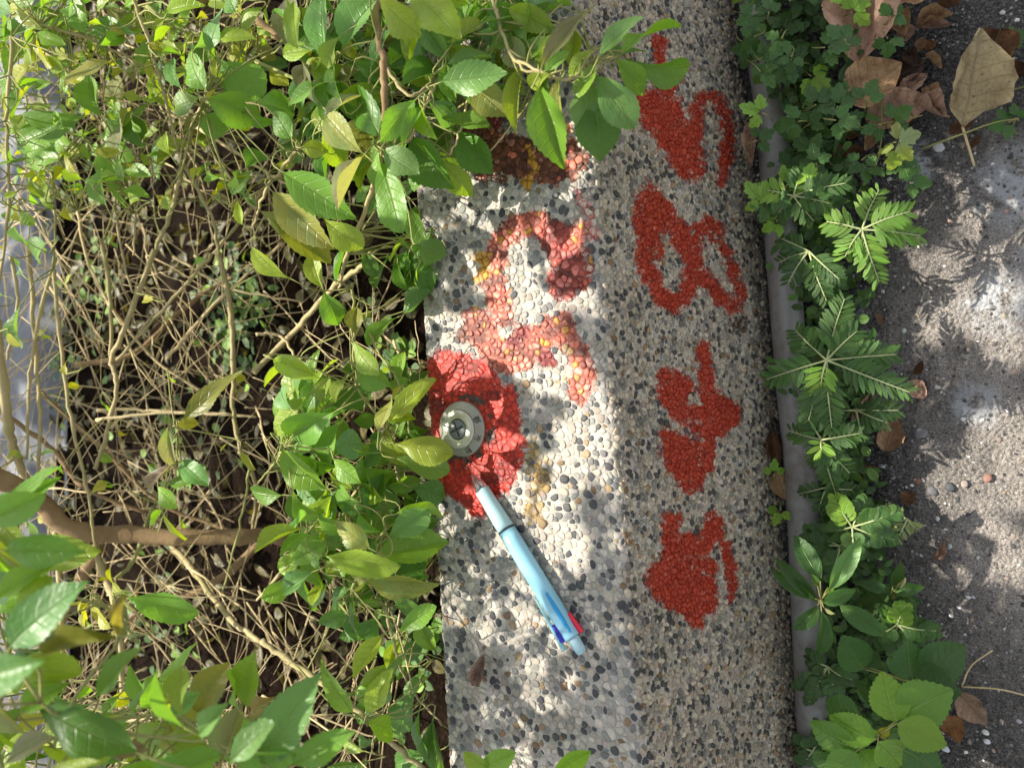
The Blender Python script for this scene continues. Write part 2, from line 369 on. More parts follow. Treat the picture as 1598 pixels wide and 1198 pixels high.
# the pebbles: power-cell outlines of jittered seeds, domed
rows = []; k = 0; a = -0.045
while a < W0 + F0:
    sp_ = 0.0050 if a < W0 else 0.0039
    a += sp_ * (0.866 if a < W0 else 0.80)
    ys = np.arange(-YMAX, YMAX, sp_) + (sp_ / 2 if k % 2 else 0); k += 1
    rows.append(np.stack([np.full(len(ys), a), ys], 1))
S = np.concatenate(rows); S += rng.uniform(-0.46, 0.46, S.shape) * np.where(S[:, :1] < W0, 0.005, 0.0037)
S = S[rng.random(len(S)) > 0.10]; N = len(S); rad = rng.uniform(0.65, 1.5, N)
kd = kdtree.KDTree(N)
for j, s in enumerate(S): kd.insert((s[0], s[1], 0), j)
kd.balance(); NB = np.array([[x[1] for x in kd.find_n((s[0], s[1], 0), 13)][1:] for s in S])
K = 10; th = np.linspace(0, 2 * math.pi, K, endpoint=False)[None] + rng.uniform(0, 0.5, (N, 1))
dv = S[NB] - S[:, None]; dl = np.linalg.norm(dv, axis=2); ang = np.arctan2(dv[..., 1], dv[..., 0])
h = dl * rad[:, None] / (rad[:, None] + rad[NB])
cs = np.cos(th[:, :, None] - ang[:, None, :]); rr = np.where(cs > 0.08, h[:, None, :] / np.maximum(cs, 0.08), 1e3)
rr = np.minimum(rr, 0.0062); ro = (np.sum(rr ** -9.0, axis=2)) ** (-1 / 9.0)
gap = np.where(rng.random(N) < 0.22, rng.uniform(0.7, 0.88, N), rng.uniform(0.92, 1.0, N)); ro = ro * gap[:, None]
dx, dy = np.cos(th), np.sin(th)
tl = rng.uniform(-0.12, 0.12, (N, 2)); ht = rng.uniform(0.0005, 0.0011, N) * np.clip(ro.mean(1) / 0.0028, 0.5, 1.3); sink = rng.uniform(-0.0003, 0.0004, N)
_c = surf(S[:, 0], S[:, 1]); _p = paint_at(_c, S[:, 0]); _thick = (_p[:, 3] > 0.9) & (_p[:, 0] > 0.4) & (_p[:, 1] < 0.035) & (S[:, 0] < W0); ht[_thick] *= 0.7; sink[_thick] -= 0.0001; _of = S[:, 0] > W0; ht[~_of] *= 0.68; ht[_of] *= 1.7; sink[_of] += rng.uniform(-0.0004, 0.0005, N)[_of]; tl[_of] *= 3.2
VA = np.empty((N, 3 * K + 1)); VY = VA.copy(); VH = VA.copy()
for ring, (f, hh) in enumerate(((1.0, -0.6), (0.94, 0.65), (0.64, 0.97))):
    sl = slice(ring * K, ring * K + K); VA[:, sl] = S[:, :1] + ro * dx * f; VY[:, sl] = S[:, 1:] + ro * dy * f; VH[:, sl] = (ht * hh + sink)[:, None]
VA[:, -1] = S[:, 0]; VY[:, -1] = S[:, 1]; VH[:, -1] = ht + sink
VH[:, K:] += (VA[:, K:] - S[:, :1]) * tl[:, :1] + (VY[:, K:] - S[:, 1:]) * tl[:, 1:]
base = surf(VA.ravel(), VY.ravel()); nn = surf_n(VA.ravel(), VY.ravel())
PV = (base + nn * VH.ravel()[:, None]).reshape(N, 3 * K + 1, 3)
t_ = rng.random(N); pc = np.empty((N, 3))
pal = [(0.38, (0.56, 0.53, 0.475)), (0.55, (0.43, 0.395, 0.345)), (0.70, (0.31, 0.315, 0.305)), (0.81, (0.20, 0.207, 0.212)), (0.962, (0.075, 0.08, 0.088)), (0.985, (0.25, 0.17, 0.095)), (1.01, (0.40, 0.29, 0.17))]
lo = 0
for hi, c in pal:
    msk = (t_ >= lo) & (t_ < hi); pc[msk] = c; lo = hi
pc *= np.array([0.88, 0.845, 0.795]); pc *= rng.uniform(0.8, 1.15, (N, 1)); pc *= rng.uniform(0.96, 1.04, (N, 3))
onface = S[:, 0] > W0; pc[onface] *= np.array([1.0, 0.94, 0.83])
tint = np.ones((N, 3 * K + 1, 4)); tint[..., :3] = pc[:, None, :]
cr = np.repeat(rng.random(N), 3 * K + 1)
paint = paint_at(PV.reshape(-1, 3), VA.ravel(), cr).reshape(N, 3 * K + 1, 4)
paint[..., 3] += np.repeat(rng.uniform(-0.26, 0.10, N)[:, None], 3 * K + 1, 1) * (paint[..., 3] > 0.02)
pf = []
for rg in range(2):
    for j in range(K):
        a0 = rg * K + j; a1 = rg * K + (j + 1) % K; pf.append((a0, a1, a1 + K)); pf.append((a0, a1 + K, a0 + K))
for j in range(K): pf.append((2 * K + j, 2 * K + (j + 1) % K, 3 * K))
pf = np.array(pf)
def pebble_mesh(idx, origin):
    v = PV[idx].reshape(-1, 3) - origin; n = len(idx)
    f = (pf[None] + (np.arange(n) * (3 * K + 1))[:, None, None]).reshape(-1, 3)
    me = bpy.data.meshes.new('pebble'); me.vertices.add(len(v)); me.vertices.foreach_set('co', v.astype(np.float32).ravel())
    me.loops.add(f.size); me.loops.foreach_set('vertex_index', f.astype(np.int32).ravel())
    me.polygons.add(len(f)); me.polygons.foreach_set('loop_start', np.arange(0, f.size, 3, dtype=np.int32))
    me.polygons.foreach_set('use_smooth', np.ones(len(f), bool)); me.update()
    set_attr(me, 'tint', tint[idx].reshape(-1, 4)); set_attr(me, 'paint', paint[idx].reshape(-1, 4)); me.materials.append(M_PEBBLE); return me
ppx, ppy = project(PV[:, -1])
inview = (S[:, 0] > 0.006) & (S[:, 0] < W0) & (ppx > 690) & (ppx < 990) & (ppy > 290) & (ppy < 1170)
size = ro.mean(1) * inview; big = np.argsort(-size)[:300]; rest = np.setdiff1d(np.arange(N), big)
ob = bpy.data.objects.new('pebble_facing', pebble_mesh(rest, WLOC)); COL.objects.link(ob); ob.parent = wall; ob['kind'] = 'stuff'
for j in big:
    c = PV[j, -1]; o = bpy.data.objects.new('pebble', pebble_mesh(np.array([j]), c)); COL.objects.link(o); o.parent = wall; o.location = tuple(c - WLOC)

# ------------------------------------------------------------------ road, soil, path
def sheet(name, x0, x1, y0, y1, nx, ny_, zf, mat):
    X, Y = np.meshgrid(np.linspace(x0, x1, nx), np.linspace(y0, y1, ny_), indexing='ij')
    v = np.stack([X.ravel(), Y.ravel(), zf(X.ravel(), Y.ravel())], 1); i = np.arange(nx * ny_).reshape(nx, ny_)
    q = np.stack([i[:-1, :-1], i[1:, :-1], i[1:, 1:], i[:-1, 1:]], -1).reshape(-1, 4)
    me = bpy.data.meshes.new(name); me.from_pydata(v.tolist(), [], q.tolist()); me.materials.append(mat)
    me.polygons.foreach_set('use_smooth', [True] * len(me.polygons))
    o = bpy.data.objects.new(name, me); COL.objects.link(o); o['kind'] = 'structure'; return o
def road_z(x, y):
    return ROAD_Z + 0.004 * (vnoise(x, y, 0.07, 1) - 0.5) + 0.0022 * (vnoise(x, y, 0.013, 2) - 0.5) + 0.0016 * (vnoise(x, y, 0.005, 4) - 0.5)
def road_material():
    t = NT('worn_asphalt'); tc = t.n('ShaderNodeTexCoord').outputs['Object']
    n1 = t.noise(tc, 9, 5, 0.6); n2 = t.noise(tc, 55, 5, 0.65); n3 = t.noise(tc, 420, 5, 0.7)
    vo = t.n('ShaderNodeTexVoronoi', Scale=330.0); t.l(tc, vo.inputs[0])
    n4 = t.noise(tc, 1100, 3, 0.6)
    c = t.ramp(t.math('MULTIPLY_ADD', n3, 0.6, t.math('MULTIPLY', n4, 0.4)), [(0.36, (0.012, 0.0115, 0.011)), (0.5, (0.052, 0.05, 0.047)), (0.62, (0.22, 0.21, 0.197))])
    # dusty worn stretch away from the gutter, paled to brighten the sun patches
    sp = t.n('ShaderNodeSeparateXYZ'); t.l(tc, sp.inputs[0])
    dust = t.math('MULTIPLY', t.math('ADD', t.math('MULTIPLY', t.math('ADD', sp.outputs[0], 0.088), 13.0), t.math('MULTIPLY', t.math('SUBTRACT', n1, 0.5), 2.6)), 1.0, clamp=True)
    dust = t.math('MULTIPLY', dust, t.math('MULTIPLY_ADD', n2, 1.9, -0.05, clamp=True))
    sunlit_band = t.math('SUBTRACT', 1.0, t.math('MULTIPLY', t.math('SUBTRACT', t.math('ABSOLUTE', t.math('ADD', t.math('ADD', sp.outputs[1], 0.02), t.math('MULTIPLY', t.math('SUBTRACT', n1, 0.5), 0.12))), 0.125), 9.0, clamp=True), clamp=True)
    dust = t.math('MULTIPLY', dust, t.math('MULTIPLY_ADD', sunlit_band, 0.85, 0.15))
    c = t.mix(t.math('MULTIPLY', dust, 0.9), c, t.ramp(n4, [(0.3, (0.13, 0.112, 0.098)), (0.5, (0.38, 0.34, 0.30)), (0.7, (0.64, 0.59, 0.53))]))
    wh = t.math('MULTIPLY', t.math('SUBTRACT', t.math('ADD', t.noise(tc, 14, 4, 0.6), t.math('MULTIPLY', n2, 0.3)), 0.80), 6.0, clamp=True)
    for cx, cy, rr_ in ((1592, 288, 0.036), (1520, 632, 0.022), (1436, 254, 0.02), (1560, 470, 0.03)):
        q = PZ(cx, cy, ROAD_Z); ds = t.n('ShaderNodeVectorMath', _operation='DISTANCE'); t.l(tc, ds.inputs[0]); ds.inputs[1].default_value = tuple(q)
        f = t.math('MULTIPLY', t.math('SUBTRACT', 1.0, t.math('DIVIDE', ds.outputs['Value'], rr_), clamp=True), t.math('MULTIPLY', t.math('SUBTRACT', n2, 0.4), 8.0, clamp=True))
        wh = t.math('MAXIMUM', wh, t.math('MULTIPLY', f, 1.6, clamp=True))
    c = t.mix(t.math('MULTIPLY', wh, 0.75), c, (0.52, 0.54, 0.56))
    chips = t.n('ShaderNodeSeparateXYZ'); t.l(vo.outputs['Color'], chips.inputs[0])
    pick = t.math('MULTIPLY', t.math('GREATER_THAN', chips.outputs[0], 0.93), t.math('LESS_THAN', vo.outputs['Distance'], 0.33))
    c = t.mix(t.math('MULTIPLY', pick, 0.8), c, (0.5, 0.48, 0.45))
    dk = t.math('MULTIPLY', t.math('GREATER_THAN', chips.outputs[1], 0.9), t.math('LESS_THAN', vo.outputs['Distance'], 0.4))
    c = t.mix(t.math('MULTIPLY', dk, 0.6), c, (0.05, 0.05, 0.052))
    t.l(c, t.b.inputs['Base Color']); t.b.inputs['Roughness'].default_value = 0.9; t.b.inputs['Specular IOR Level'].default_value = 0.12
    hgt = t.math('ADD', t.math('MULTIPLY', n3, 1.2), t.math('SUBTRACT', n2, vo.outputs['Distance']))
    t.bump(hgt, 1.0, 0.003); return t.m
M_ROAD = road_material()
sheet('road', -0.215, 0.35, -0.62, 0.62, 280, 560, road_z, M_ROAD)
sheet('ground', -14, 14, -14, 14, 2, 2, lambda x, y: np.full(len(x), ROAD_Z - 0.012), M_ROAD)
def soil_material():
    t = NT('dark_mulch_soil'); tc = t.n('ShaderNodeTexCoord').outputs['Object']
    n1 = t.noise(tc, 30, 5, 0.65); n3 = t.noise(tc, 260, 5, 0.7)
    c = t.ramp(n3, [(0.32, (0.004, 0.0025, 0.0015)), (0.55, (0.013, 0.008, 0.005)), (0.75, (0.05, 0.032, 0.02))])
    t.l(t.mix(t.math('MULTIPLY', t.math('SUBTRACT', n1, 0.5), 3.0, clamp=True), c, (0.03, 0.018, 0.01)), t.b.inputs['Base Color'])
    t.b.inputs['Roughness'].default_value = 0.95; t.b.inputs['Specular IOR Level'].default_value = 0.05; t.bump(n3, 1.0, 0.004); return t.m
def soil_z(x, y): return SOIL_Z + 0.03 * (vnoise(x, y, 0.12, 11) - 0.5) + 0.014 * (vnoise(x, y, 0.025, 12) - 0.5)
sheet('soil', -1.26, -0.345, -1.1, 1.1, 150, 260, soil_z, soil_material())
def path_material():
    t = NT('grey_concrete'); tc = t.n('ShaderNodeTexCoord').outputs['Object']
    n1 = t.noise(tc, 12, 5, 0.6); n3 = t.noise(tc, 120, 5, 0.7)
    c = t.mix(n3, (0.10, 0.108, 0.12), (0.24, 0.25, 0.27)); c = t.mix(t.math('MULTIPLY', t.math('SUBTRACT', n1, 0.5), 3.0, clamp=True), c, (0.12, 0.115, 0.11))  # concrete grey darkened and blued in colour to stand in for shade
    t.l(c, t.b.inputs['Base Color']); t.b.inputs['Roughness'].default_value = 0.8; t.bump(n3, 0.6, 0.003); return t.m
sheet('path', -2.4, -1.13, -1.6, 1.6, 60, 120, lambda x, y: -0.088 + 0.014 * (vnoise(x, y, 0.1, 13) - 0.5) - 0.03 * (x > -1.16), path_material())

# ------------------------------------------------------------------ leaf meshes
def leaf_profile(kind, t):
    if kind == 'elliptic': w = t ** 1.15 * (1 - t) ** 1.05 * (1 - 0.25 * t ** 6)
    elif kind == 'obovate': w = t ** 1.6 * (1 - t) ** 0.82
    elif kind == 'round': w = t ** 0.62 * (1 - t) ** 0.5
    elif kind == 'oblong': w = np.minimum(t ** 0.5 * 1.2, 1) * np.minimum((1 - t) ** 0.5 * 1.3, 1)
    elif kind == 'lance': w = t ** 0.8 * (1 - t) ** 0.95
    elif kind == 'broad': w = t ** 0.7 * (1 - t) ** 0.98
    elif kind == 'lobed': w = t ** 0.55 * (1 - t) ** 0.8 * (0.66 + 0.46 * ((t * 2.7 + 0.15) % 1.0))
    return w
def leaf_mesh(kind, rows, cols, serr, fold, curl, twist, wave, seed, mat):
    r = random.Random(seed); t = np.linspace(0, 1, rows + 1); fine = np.linspace(0.001, 0.999, 200)
    mx = leaf_profile(kind, fine).max(); w = leaf_profile(kind, np.clip(t, 0.0, 1.0)) / mx * 0.5
    w = np.maximum(w, 0.012); w[-1] = 0.004
    vs = []; uv = []; cc = np.linspace(-1, 1, cols + 1); ph = r.uniform(0, 6)
    side = 0.06 * r.uniform(-1, 1)
    for i in range(rows + 1):
        s = 1 + (serr if i % 2 else -serr) * (1 if 0.25 < t[i] < 0.97 else 0)
        for c in cc:
            e = s if abs(c) > 0.99 else 1.0
            y = c * w[i] * e; x = t[i] + (0.02 * serr / 0.04 if (abs(c) > 0.99 and i % 2 and serr) else 0)
            z = fold * abs(c) * w[i] - curl * t[i] ** 2 + twist * c * w[i] * (t[i] - 0.4) + wave * abs(c) * math.sin(t[i] * 11 + ph + c)
            z -= 0.12 * (abs(c) * w[i] * 2) ** 2 * 0.5
            vs.append((x, y + side * math.sin(t[i] * 3.1), z)); uv.append((t[i], 0.5 + c * w[i] * e))
    n = cols + 1; f = [(i * n + j, (i + 1) * n + j, (i + 1) * n + j + 1, i * n + j + 1) for i in range(rows) for j in range(cols)]
    b = MB(); b.add(vs, f, uv=uv); return b.mesh('leaf', mat), np.array(vs), f, np.array(uv)
LV = []; LO = []; LW = []
for sd_ in range(8):
    r = random.Random(sd_ + 50)
    LV.append(leaf_mesh('elliptic', 26, 6, 0.035, r.uniform(0.2, 0.6), r.uniform(0.02, 0.32), r.uniform(-0.8, 0.8), r.uniform(0.008, 0.025), sd_, M_LEAF)[0])
for sd_ in range(6):
    r = random.Random(sd_ + 80)
    LO.append(leaf_mesh('obovate', 26, 6, 0.025, r.uniform(0.18, 0.5), r.uniform(0.02, 0.3), r.uniform(-0.8, 0.8), r.uniform(0.008, 0.025), sd_, M_LEAF)[0])
LB = [leaf_mesh('broad', 24, 6, 0.04, 0.22, 0.10 + 0.08 * k, 0.3 * (k - 1), 0.012, k, M_LEAF)[0] for k in range(3)]
LL = [leaf_mesh('lance', 16, 4, 0.02, 0.3, 0.06 + 0.1 * k, 0.3 * (k - 1), 0.01, k, M_LEAF)[0] for k in range(3)]
LR = [leaf_mesh('round', 8, 4, 0, 0.15, 0.1, 0.2, 0.01, k, M_LEAFLET)[0] for k in range(2)]
LG = [leaf_mesh('oblong', 7, 2, 0, 0.12, 0.08, 0.2 * (k - .5), 0, k, M_LEAFLET)[0] for k in range(2)]
LJ = [leaf_mesh('lobed', 20, 4, 0, 0.2, 0.12 * k, 0.2, 0.012, k, M_LEAFLET)[0] for k in range(3)]
LOW = leaf_mesh('elliptic', 6, 2, 0, 0.3, 0.2, 0.2, 0, 3, M_FOLIAGE)[1:]
LOWR = leaf_mesh('round', 4, 2, 0, 0.3, 0.1, 0.2, 0, 3, M_FOLIAGE)[1:]
VIEWV = nrm(-FWD)
TINTS = dict(g=(0.17, 0.345, 0.045), y=(0.30, 0.43, 0.035), b=(0.18, 0.36, 0.105), d=(0.10, 0.235, 0.028), p=(0.29, 0.36, 0.13), o=(0.14, 0.165, 0.035), t=(0.36, 0.22, 0.11), Y=(0.42, 0.43, 0.02), r=(0.13, 0.07, 0.045), v=(0.22, 0.41, 0.040), n=(0.036, 0.115, 0.022), m=(0.052, 0.15, 0.026))  # d is green darkened for leaves in shade; b is paled for sheen
def frame(b, d, n, L, Wd, H=None):
    x = nrm(d); z = nrm(np.asarray(n) - x * (np.asarray(n) @ x)); y = np.cross(z, x)
    M = Matrix.Identity(4)
    for i in range(3):
        M[i][0] = x[i] * L; M[i][1] = y[i] * Wd; M[i][2] = z[i] * (H or L); M[i][3] = b[i]
    return M
def jit(c, r, k=0.14):
    f = 1 + r.uniform(-k, k); return tuple(min(1, x * f * (1 + r.uniform(-0.07, 0.07))) for x in c)
def put_leaf(parent, b, t, width, tint, meshes, name='leaf', nmix=(0.55, 0.45), tilt=0.35, disc=None, r=rnd):
    loc = np.array(parent.location); b = np.asarray(b); t = np.asarray(t); d = t - b; L = np.linalg.norm(d)
    n = nrm(VIEWV * nmix[0] + SUN * nmix[1] + np.array([r.uniform(-tilt, tilt) for _ in range(3)]))
    o = bpy.data.objects.new(name, r.choice(meshes)); COL.objects.link(o); o.parent = parent
    o.matrix_basis = frame(b - loc, d, n, L, width)
    a = disc if disc is not None else dict(p=0.7, o=0.5, y=0.12, t=0.6, d=0.03, r=0.7, Y=0.1).get(tint, 0.06)
    o.color = (*jit(TINTS[tint], r), a); return o
STEMPTS = {}; BASES = {}
def px_leaf(parent, bx, by, tx, ty, w, tint, depth, meshes=None, r=rnd):
    tx += (tx - bx) * 0.09; ty += (ty - by) * 0.09; w *= 1.02
    d0 = depth + r.uniform(-0.012, 0.012) + (0.02 if tint == 'd' else 0); d1 = d0 + r.uniform(-0.022, 0.022)
    BASES.setdefault(parent.name, []).append((P(bx, by, d0), P(tx, ty, d1)))
    return put_leaf(parent, P(bx, by, d0), P(tx, ty, d1), w * 1.06 * (d0 + d1) / 2 / FPX, tint, meshes or (LV if r.random() < 0.6 else LO), r=r)
def stem_px(parent, pts, w, depth, mat=None, name='stem', taper=0.7, dvar=0.02, n=None, nodes=True):
    """pts in picture units; depth: number or (start, end) along the viewing axis"""
    d = (depth, depth) if np.isscalar(depth) else depth; m_ = len(pts)
    c = [P(x, y, d[0] + (d[1] - d[0]) * i / (m_ - 1) + (rnd.uniform(-dvar, dvar) if 0 < i < m_ - 1 else 0)) for i, (x, y) in enumerate(pts)]
    n = n or 6 * m_; q = curve_pts(c, n); q += rng.normal(0, 0.0005, q.shape)
    r0 = w / 2 * (d[0] + d[1]) / 2 / FPX; rr = np.linspace(r0, r0 * taper, n)
    if nodes: rr = rr * (1 + 0.22 * (np.arange(n) % 5 == 0))
    STEMPTS.setdefault(parent.name, []).append(q)
    b = MB(); b.tube(q, rr, k=7, bump=0.06); return b.build(name, mat or M_STEM, parent, offset=parent.location)

# ------------------------------------------------------------------ hedge shrubs on the left
def shrub(loc, label):
    return thing('shrub', loc, label, 'shrub', 'leafy hedge shrubs left of the pebbled wall')
shA = shrub((-0.52, 0.24, SOIL_Z), 'dense green shrub at the top hanging its leaves over the pebbled wall')
shB = shrub((-0.50, -0.07, SOIL_Z), 'yellow-green shrub with leaf clusters beside the round metal marker and pen')
shC = shrub((-0.80, 0.05, SOIL_Z), 'mostly bare shrub with long pale stems and a thick horizontal brown limb')
shD = shrub((-0.70, -0.40, SOIL_Z), 'shrub at the lower left corner with blurred large leaves closest to the camera')
A_LEAVES = [(513, 112, 492, -6, 46, 'b'), (535, 76, 578, -4, 58, 'b'), (590, -10, 642, 56, 52, 'y'), (640, -12, 702, 46, 58, 'y'), (704, 70, 752, 32, 30, 'y'), (540, 90, 622, 134, 46, 'b'), (688, 128, 776, 112, 52, 'b'), (695, 102, 757, 76, 42, 'b'), (604, 106, 660, 64, 52, 'd'), (684, 106, 632, 128, 48, 'd'),
    (525, 192, 513, 114, 44, 'g'), (597, 218, 542, 138, 48, 'd'), (570, 242, 508, 185, 46, 'p'), (648, 156, 600, 212, 38, 'g'), (660, 166, 628, 218, 26, 'g'), (655, 165, 678, 213, 32, 'v'), (668, 158, 709, 199, 38, 'b'), (598, 234, 644, 264, 46, 'b'), (593, 234, 582, 292, 34, 'v'), (594, 244, 612, 348, 54, 'g'), (566, 244, 528, 318, 44, 'p'), (640, 216, 692, 288, 64, 'd'), (716, 203, 764, 266, 50, 'd'), (440, 268, 542, 336, 56, 'g'), (424, 298, 508, 382, 54, 'p'), (400, 325, 506, 396, 50, 'o'), (504, 340, 556, 382, 40, 'y'), (398, 160, 456, 166, 62, 'd'), (392, 175, 430, 196, 56, 'd'), (456, 218, 424, 178, 36, 'g'), (464, 226, 450, 176, 24, 'd'), (464, 226, 502, 158, 36, 'd'), (470, 230, 508, 236, 26, 'y'), (502, 206, 538, 262, 36, 'y'), (640, 324, 672, 386, 36, 'd'), (650, 380, 684, 396, 40, 'd'), (735, 130, 780, 175, 50, 'p'), (770, 130, 792, 176, 44, 'd'), (742, 6, 712, 44, 34, 'g'), (748, 40, 790, 20, 40, 'g'), (780, 8, 756, 58, 36, 'd'), (792, 40, 770, 96, 40, 'p'), (722, 62, 694, 24, 36, 'y'), (520, 130, 490, 98, 30, 'y'), (540, 66, 560, 92, 20, 'Y'), (475, 130, 492, 90, 30, 'y'),
    (822, 66, 814, -8, 42, 'g'), (838, 32, 884, -6, 36, 'g'), (845, 106, 918, 4, 32, 'o'), (802, 96, 850, 64, 38, 'g'), (816, 104, 804, 198, 30, 'y'), (842, 130, 870, 252, 56, 'g'), (920, 124, 914, 206, 48, 'b'), (926, 158, 934, 236, 66, 'd'), (924, 112, 982, 190, 54, 'b'), (960, 92, 1010, 146, 36, 'g'), (970, 88, 1068, 126, 40, 'g'), (968, 86, 1042, 10, 34, 'v'), (932, 92, 986, 24, 46, 'b'), (940, 92, 1002, 64, 28, 'd'), (936, 94, 898, 142, 40, 'v'), (926, 76, 884, 112, 26, 'y'), (872, 122, 866, 182, 24, 'p'), (850, 112, 882, 76, 28, 'g'), (862, 114, 824, 134, 22, 'y'), (818, 110, 792, 60, 40, 'p'), (760, 4, 800, 40, 44, 'g'), (860, 60, 900, 30, 30, 'd'), (800, 0, 838, 40, 44, 'd')]
for q in A_LEAVES: px_leaf(shA, *q, depth=0.455 if q[0] > 840 else 0.49 if q[0] > 560 else 0.53)
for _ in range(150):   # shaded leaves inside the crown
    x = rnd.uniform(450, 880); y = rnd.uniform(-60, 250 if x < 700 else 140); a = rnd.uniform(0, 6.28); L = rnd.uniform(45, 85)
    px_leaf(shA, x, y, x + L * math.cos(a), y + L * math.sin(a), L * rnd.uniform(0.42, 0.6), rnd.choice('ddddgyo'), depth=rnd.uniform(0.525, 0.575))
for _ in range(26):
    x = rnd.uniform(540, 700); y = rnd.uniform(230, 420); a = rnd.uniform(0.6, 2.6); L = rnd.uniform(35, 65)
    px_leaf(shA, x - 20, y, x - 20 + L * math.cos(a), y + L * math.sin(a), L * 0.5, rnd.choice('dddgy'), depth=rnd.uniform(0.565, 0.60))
for _ in range(46):
    x = rnd.uniform(480, 900); y = rnd.uniform(-30, 240 if x < 720 else 110); a = rnd.uniform(0, 6.28); L = rnd.uniform(48, 78)
    px_leaf(shA, x, y, x + L * math.cos(a), y + L * math.sin(a), L * rnd.uniform(0.44, 0.56), rnd.choice('gbvgyp'), depth=rnd.uniform(0.50, 0.53) if x < 840 else 0.475)
for pts, w, dp, mt in [([(585, -30), (588, 40), (598, 96), (600, 160), (596, 240)], 13, (0.53, 0.50), M_BARK), ([(398, 30), (446, 66), (492, 96), (560, 150)], 12, (0.62, 0.56), M_BARK), ([(598, 96), (640, 150), (690, 110)], 6, 0.51, M_STEM), ([(760, -30), (800, 92), (862, 122)], 6, (0.50, 0.47), M_STEM), ([(800, 92), (880, 124), (935, 94), (968, 88)], 5, (0.48, 0.46), M_STEM),
    ([(690, 110), (665, 160), (640, 216), (596, 238)], 5, 0.505, M_STEM), ([(596, 238), (570, 330), (540, 400), (530, 450)], 7, (0.53, 0.62), M_STEM), ([(470, 228), (420, 290), (395, 350)], 6, (0.55, 0.62), M_STEM), ([(735, 128), (718, 206), (700, 240)], 4, 0.52, M_TWIG), ([(806, 186), (770, 230), (760, 240)], 3, 0.54, M_TWIG), ([(400, 95), (470, 130), (500, 160)], 6, (0.66, 0.58), M_GSTEM)]:
    stem_px(shA, pts, w, dp, mt)

B_LEAVES = [(425, 560, 487, 586, 32, 'y'), (482, 614, 422, 672, 40, 'y'), (526, 640, 450, 688, 56, 'g'), (440, 700, 486, 762, 52, 'v'), (455, 704, 518, 742, 42, 'v'), (514, 700, 562, 694, 46, 'b'), (514, 634, 570, 618, 40, 'd'), (556, 574, 605, 600, 44, 'g'), (590, 676, 612, 600, 42, 'p'), (604, 662, 661, 597, 38, 'y'), (612, 692, 691, 710, 42, 'y'), (614, 714, 694, 731, 44, 'g'), (603, 670, 619, 734, 42, 'y'), (582, 706, 552, 706, 18, 'g'), (505, 454, 526, 508, 36, 'g'), (503, 450, 484, 398, 30, 'y'), (456, 436, 394, 398, 42, 'y'), (583, 456, 596, 398, 42, 'd'), (622, 494, 572, 527, 20, 'g'), (630, 490, 668, 454, 40, 'd'), (625, 455, 670, 428, 38, 'd'), (638, 424, 678, 388, 42, 'd'), (557, 478, 555, 518, 28, 'o'), (550, 530, 577, 582, 32, 'y'), (580, 812, 596, 744, 32, 'd'), (520, 716, 546, 752, 32, 'v'), (455, 760, 482, 812, 36, 'v'), (548, 778, 526, 760, 24, 'g'), (618, 802, 682, 788, 36, 'v'), (500, 590, 476, 640, 36, 'd'), (490, 600, 512, 556, 26, 'y'), (530, 660, 496, 720, 46, 'g'), (570, 560, 548, 600, 40, 'd'), (455, 640, 432, 610, 34, 'b'), (540, 590, 520, 620, 30, 'y'), (500, 740, 478, 700, 34, 'd'), (560, 740, 590, 700, 34, 'd'), (475, 585, 455, 612, 36, 'b'), (520, 770, 560, 800, 34, 'd'), (600, 780, 560, 760, 30, 'y'), (640, 760, 690, 775, 40, 'd'),
    (470, 825, 402, 856, 42, 'y'), (486, 834, 438, 856, 30, 'g'), (603, 840, 662, 804, 44, 'b'), (578, 856, 522, 820, 40, 'p'), (500, 866, 604, 889, 46, 'y'), (584, 870, 690, 844, 56, 'v'), (570, 904, 676, 916, 46, 'p'), (546, 918, 508, 946, 36, 'd'), (550, 924, 556, 994, 30, 'd'), (545, 960, 498, 976, 30, 'd'), (590, 958, 566, 994, 34, 'd'), (620, 986, 668, 954, 30, 'g'), (597, 990, 553, 1049, 34, 'y'), (572, 1112, 602, 1054, 36, 'y'), (596, 1102, 612, 1028, 42, 'd'), (552, 1113, 498, 1054, 36, 'v'), (572, 1124, 618, 1146, 36, 'v'), (648, 1080, 614, 1146, 44, 'd'), (655, 1104, 645, 1184, 40, 'd'), (675, 1120, 692, 1204, 32, 'd'), (480, 800, 460, 820, 26, 'b'), (560, 800, 590, 830, 34, 'g'), (540, 830, 500, 810, 32, 'v'), (630, 830, 680, 810, 36, 'd'), (620, 900, 660, 880, 36, 'd'), (610, 930, 650, 960, 36, 'd'), (500, 890, 486, 868, 20, 'g'), (580, 900, 560, 912, 26, 'o')]
for q in B_LEAVES: px_leaf(shB, *q, depth=0.545 if q[1] > 520 else 0.585)
for _ in range(70):
    x = rnd.uniform(440, 640); y = rnd.uniform(570, 800) if rnd.random() < 0.6 else rnd.uniform(800, 930); a = rnd.uniform(0, 6.28); L = rnd.uniform(40, 68)
    px_leaf(shB, x, y, x + L * math.cos(a) * 0.8, y + L * math.sin(a), L * rnd.uniform(0.5, 0.62), rnd.choice('vygvbd'), depth=rnd.uniform(0.568, 0.60))
for _ in range(90):
    x = rnd.uniform(440, 690); y = rnd.uniform(560, 1000) if rnd.random() < 0.8 else rnd.uniform(1000, 1190); a = rnd.uniform(0, 6.28); L = rnd.uniform(35, 65)
    if x > 640 or y > 960: a = rnd.uniform(1.8, 4.4)
    if y > 960: x = max(x, 560)
    px_leaf(shB, x, y, x + L * math.cos(a), y + L * math.sin(a), L * rnd.uniform(0.45, 0.6), rnd.choice('dddgyv'), depth=rnd.uniform(0.60, 0.66))
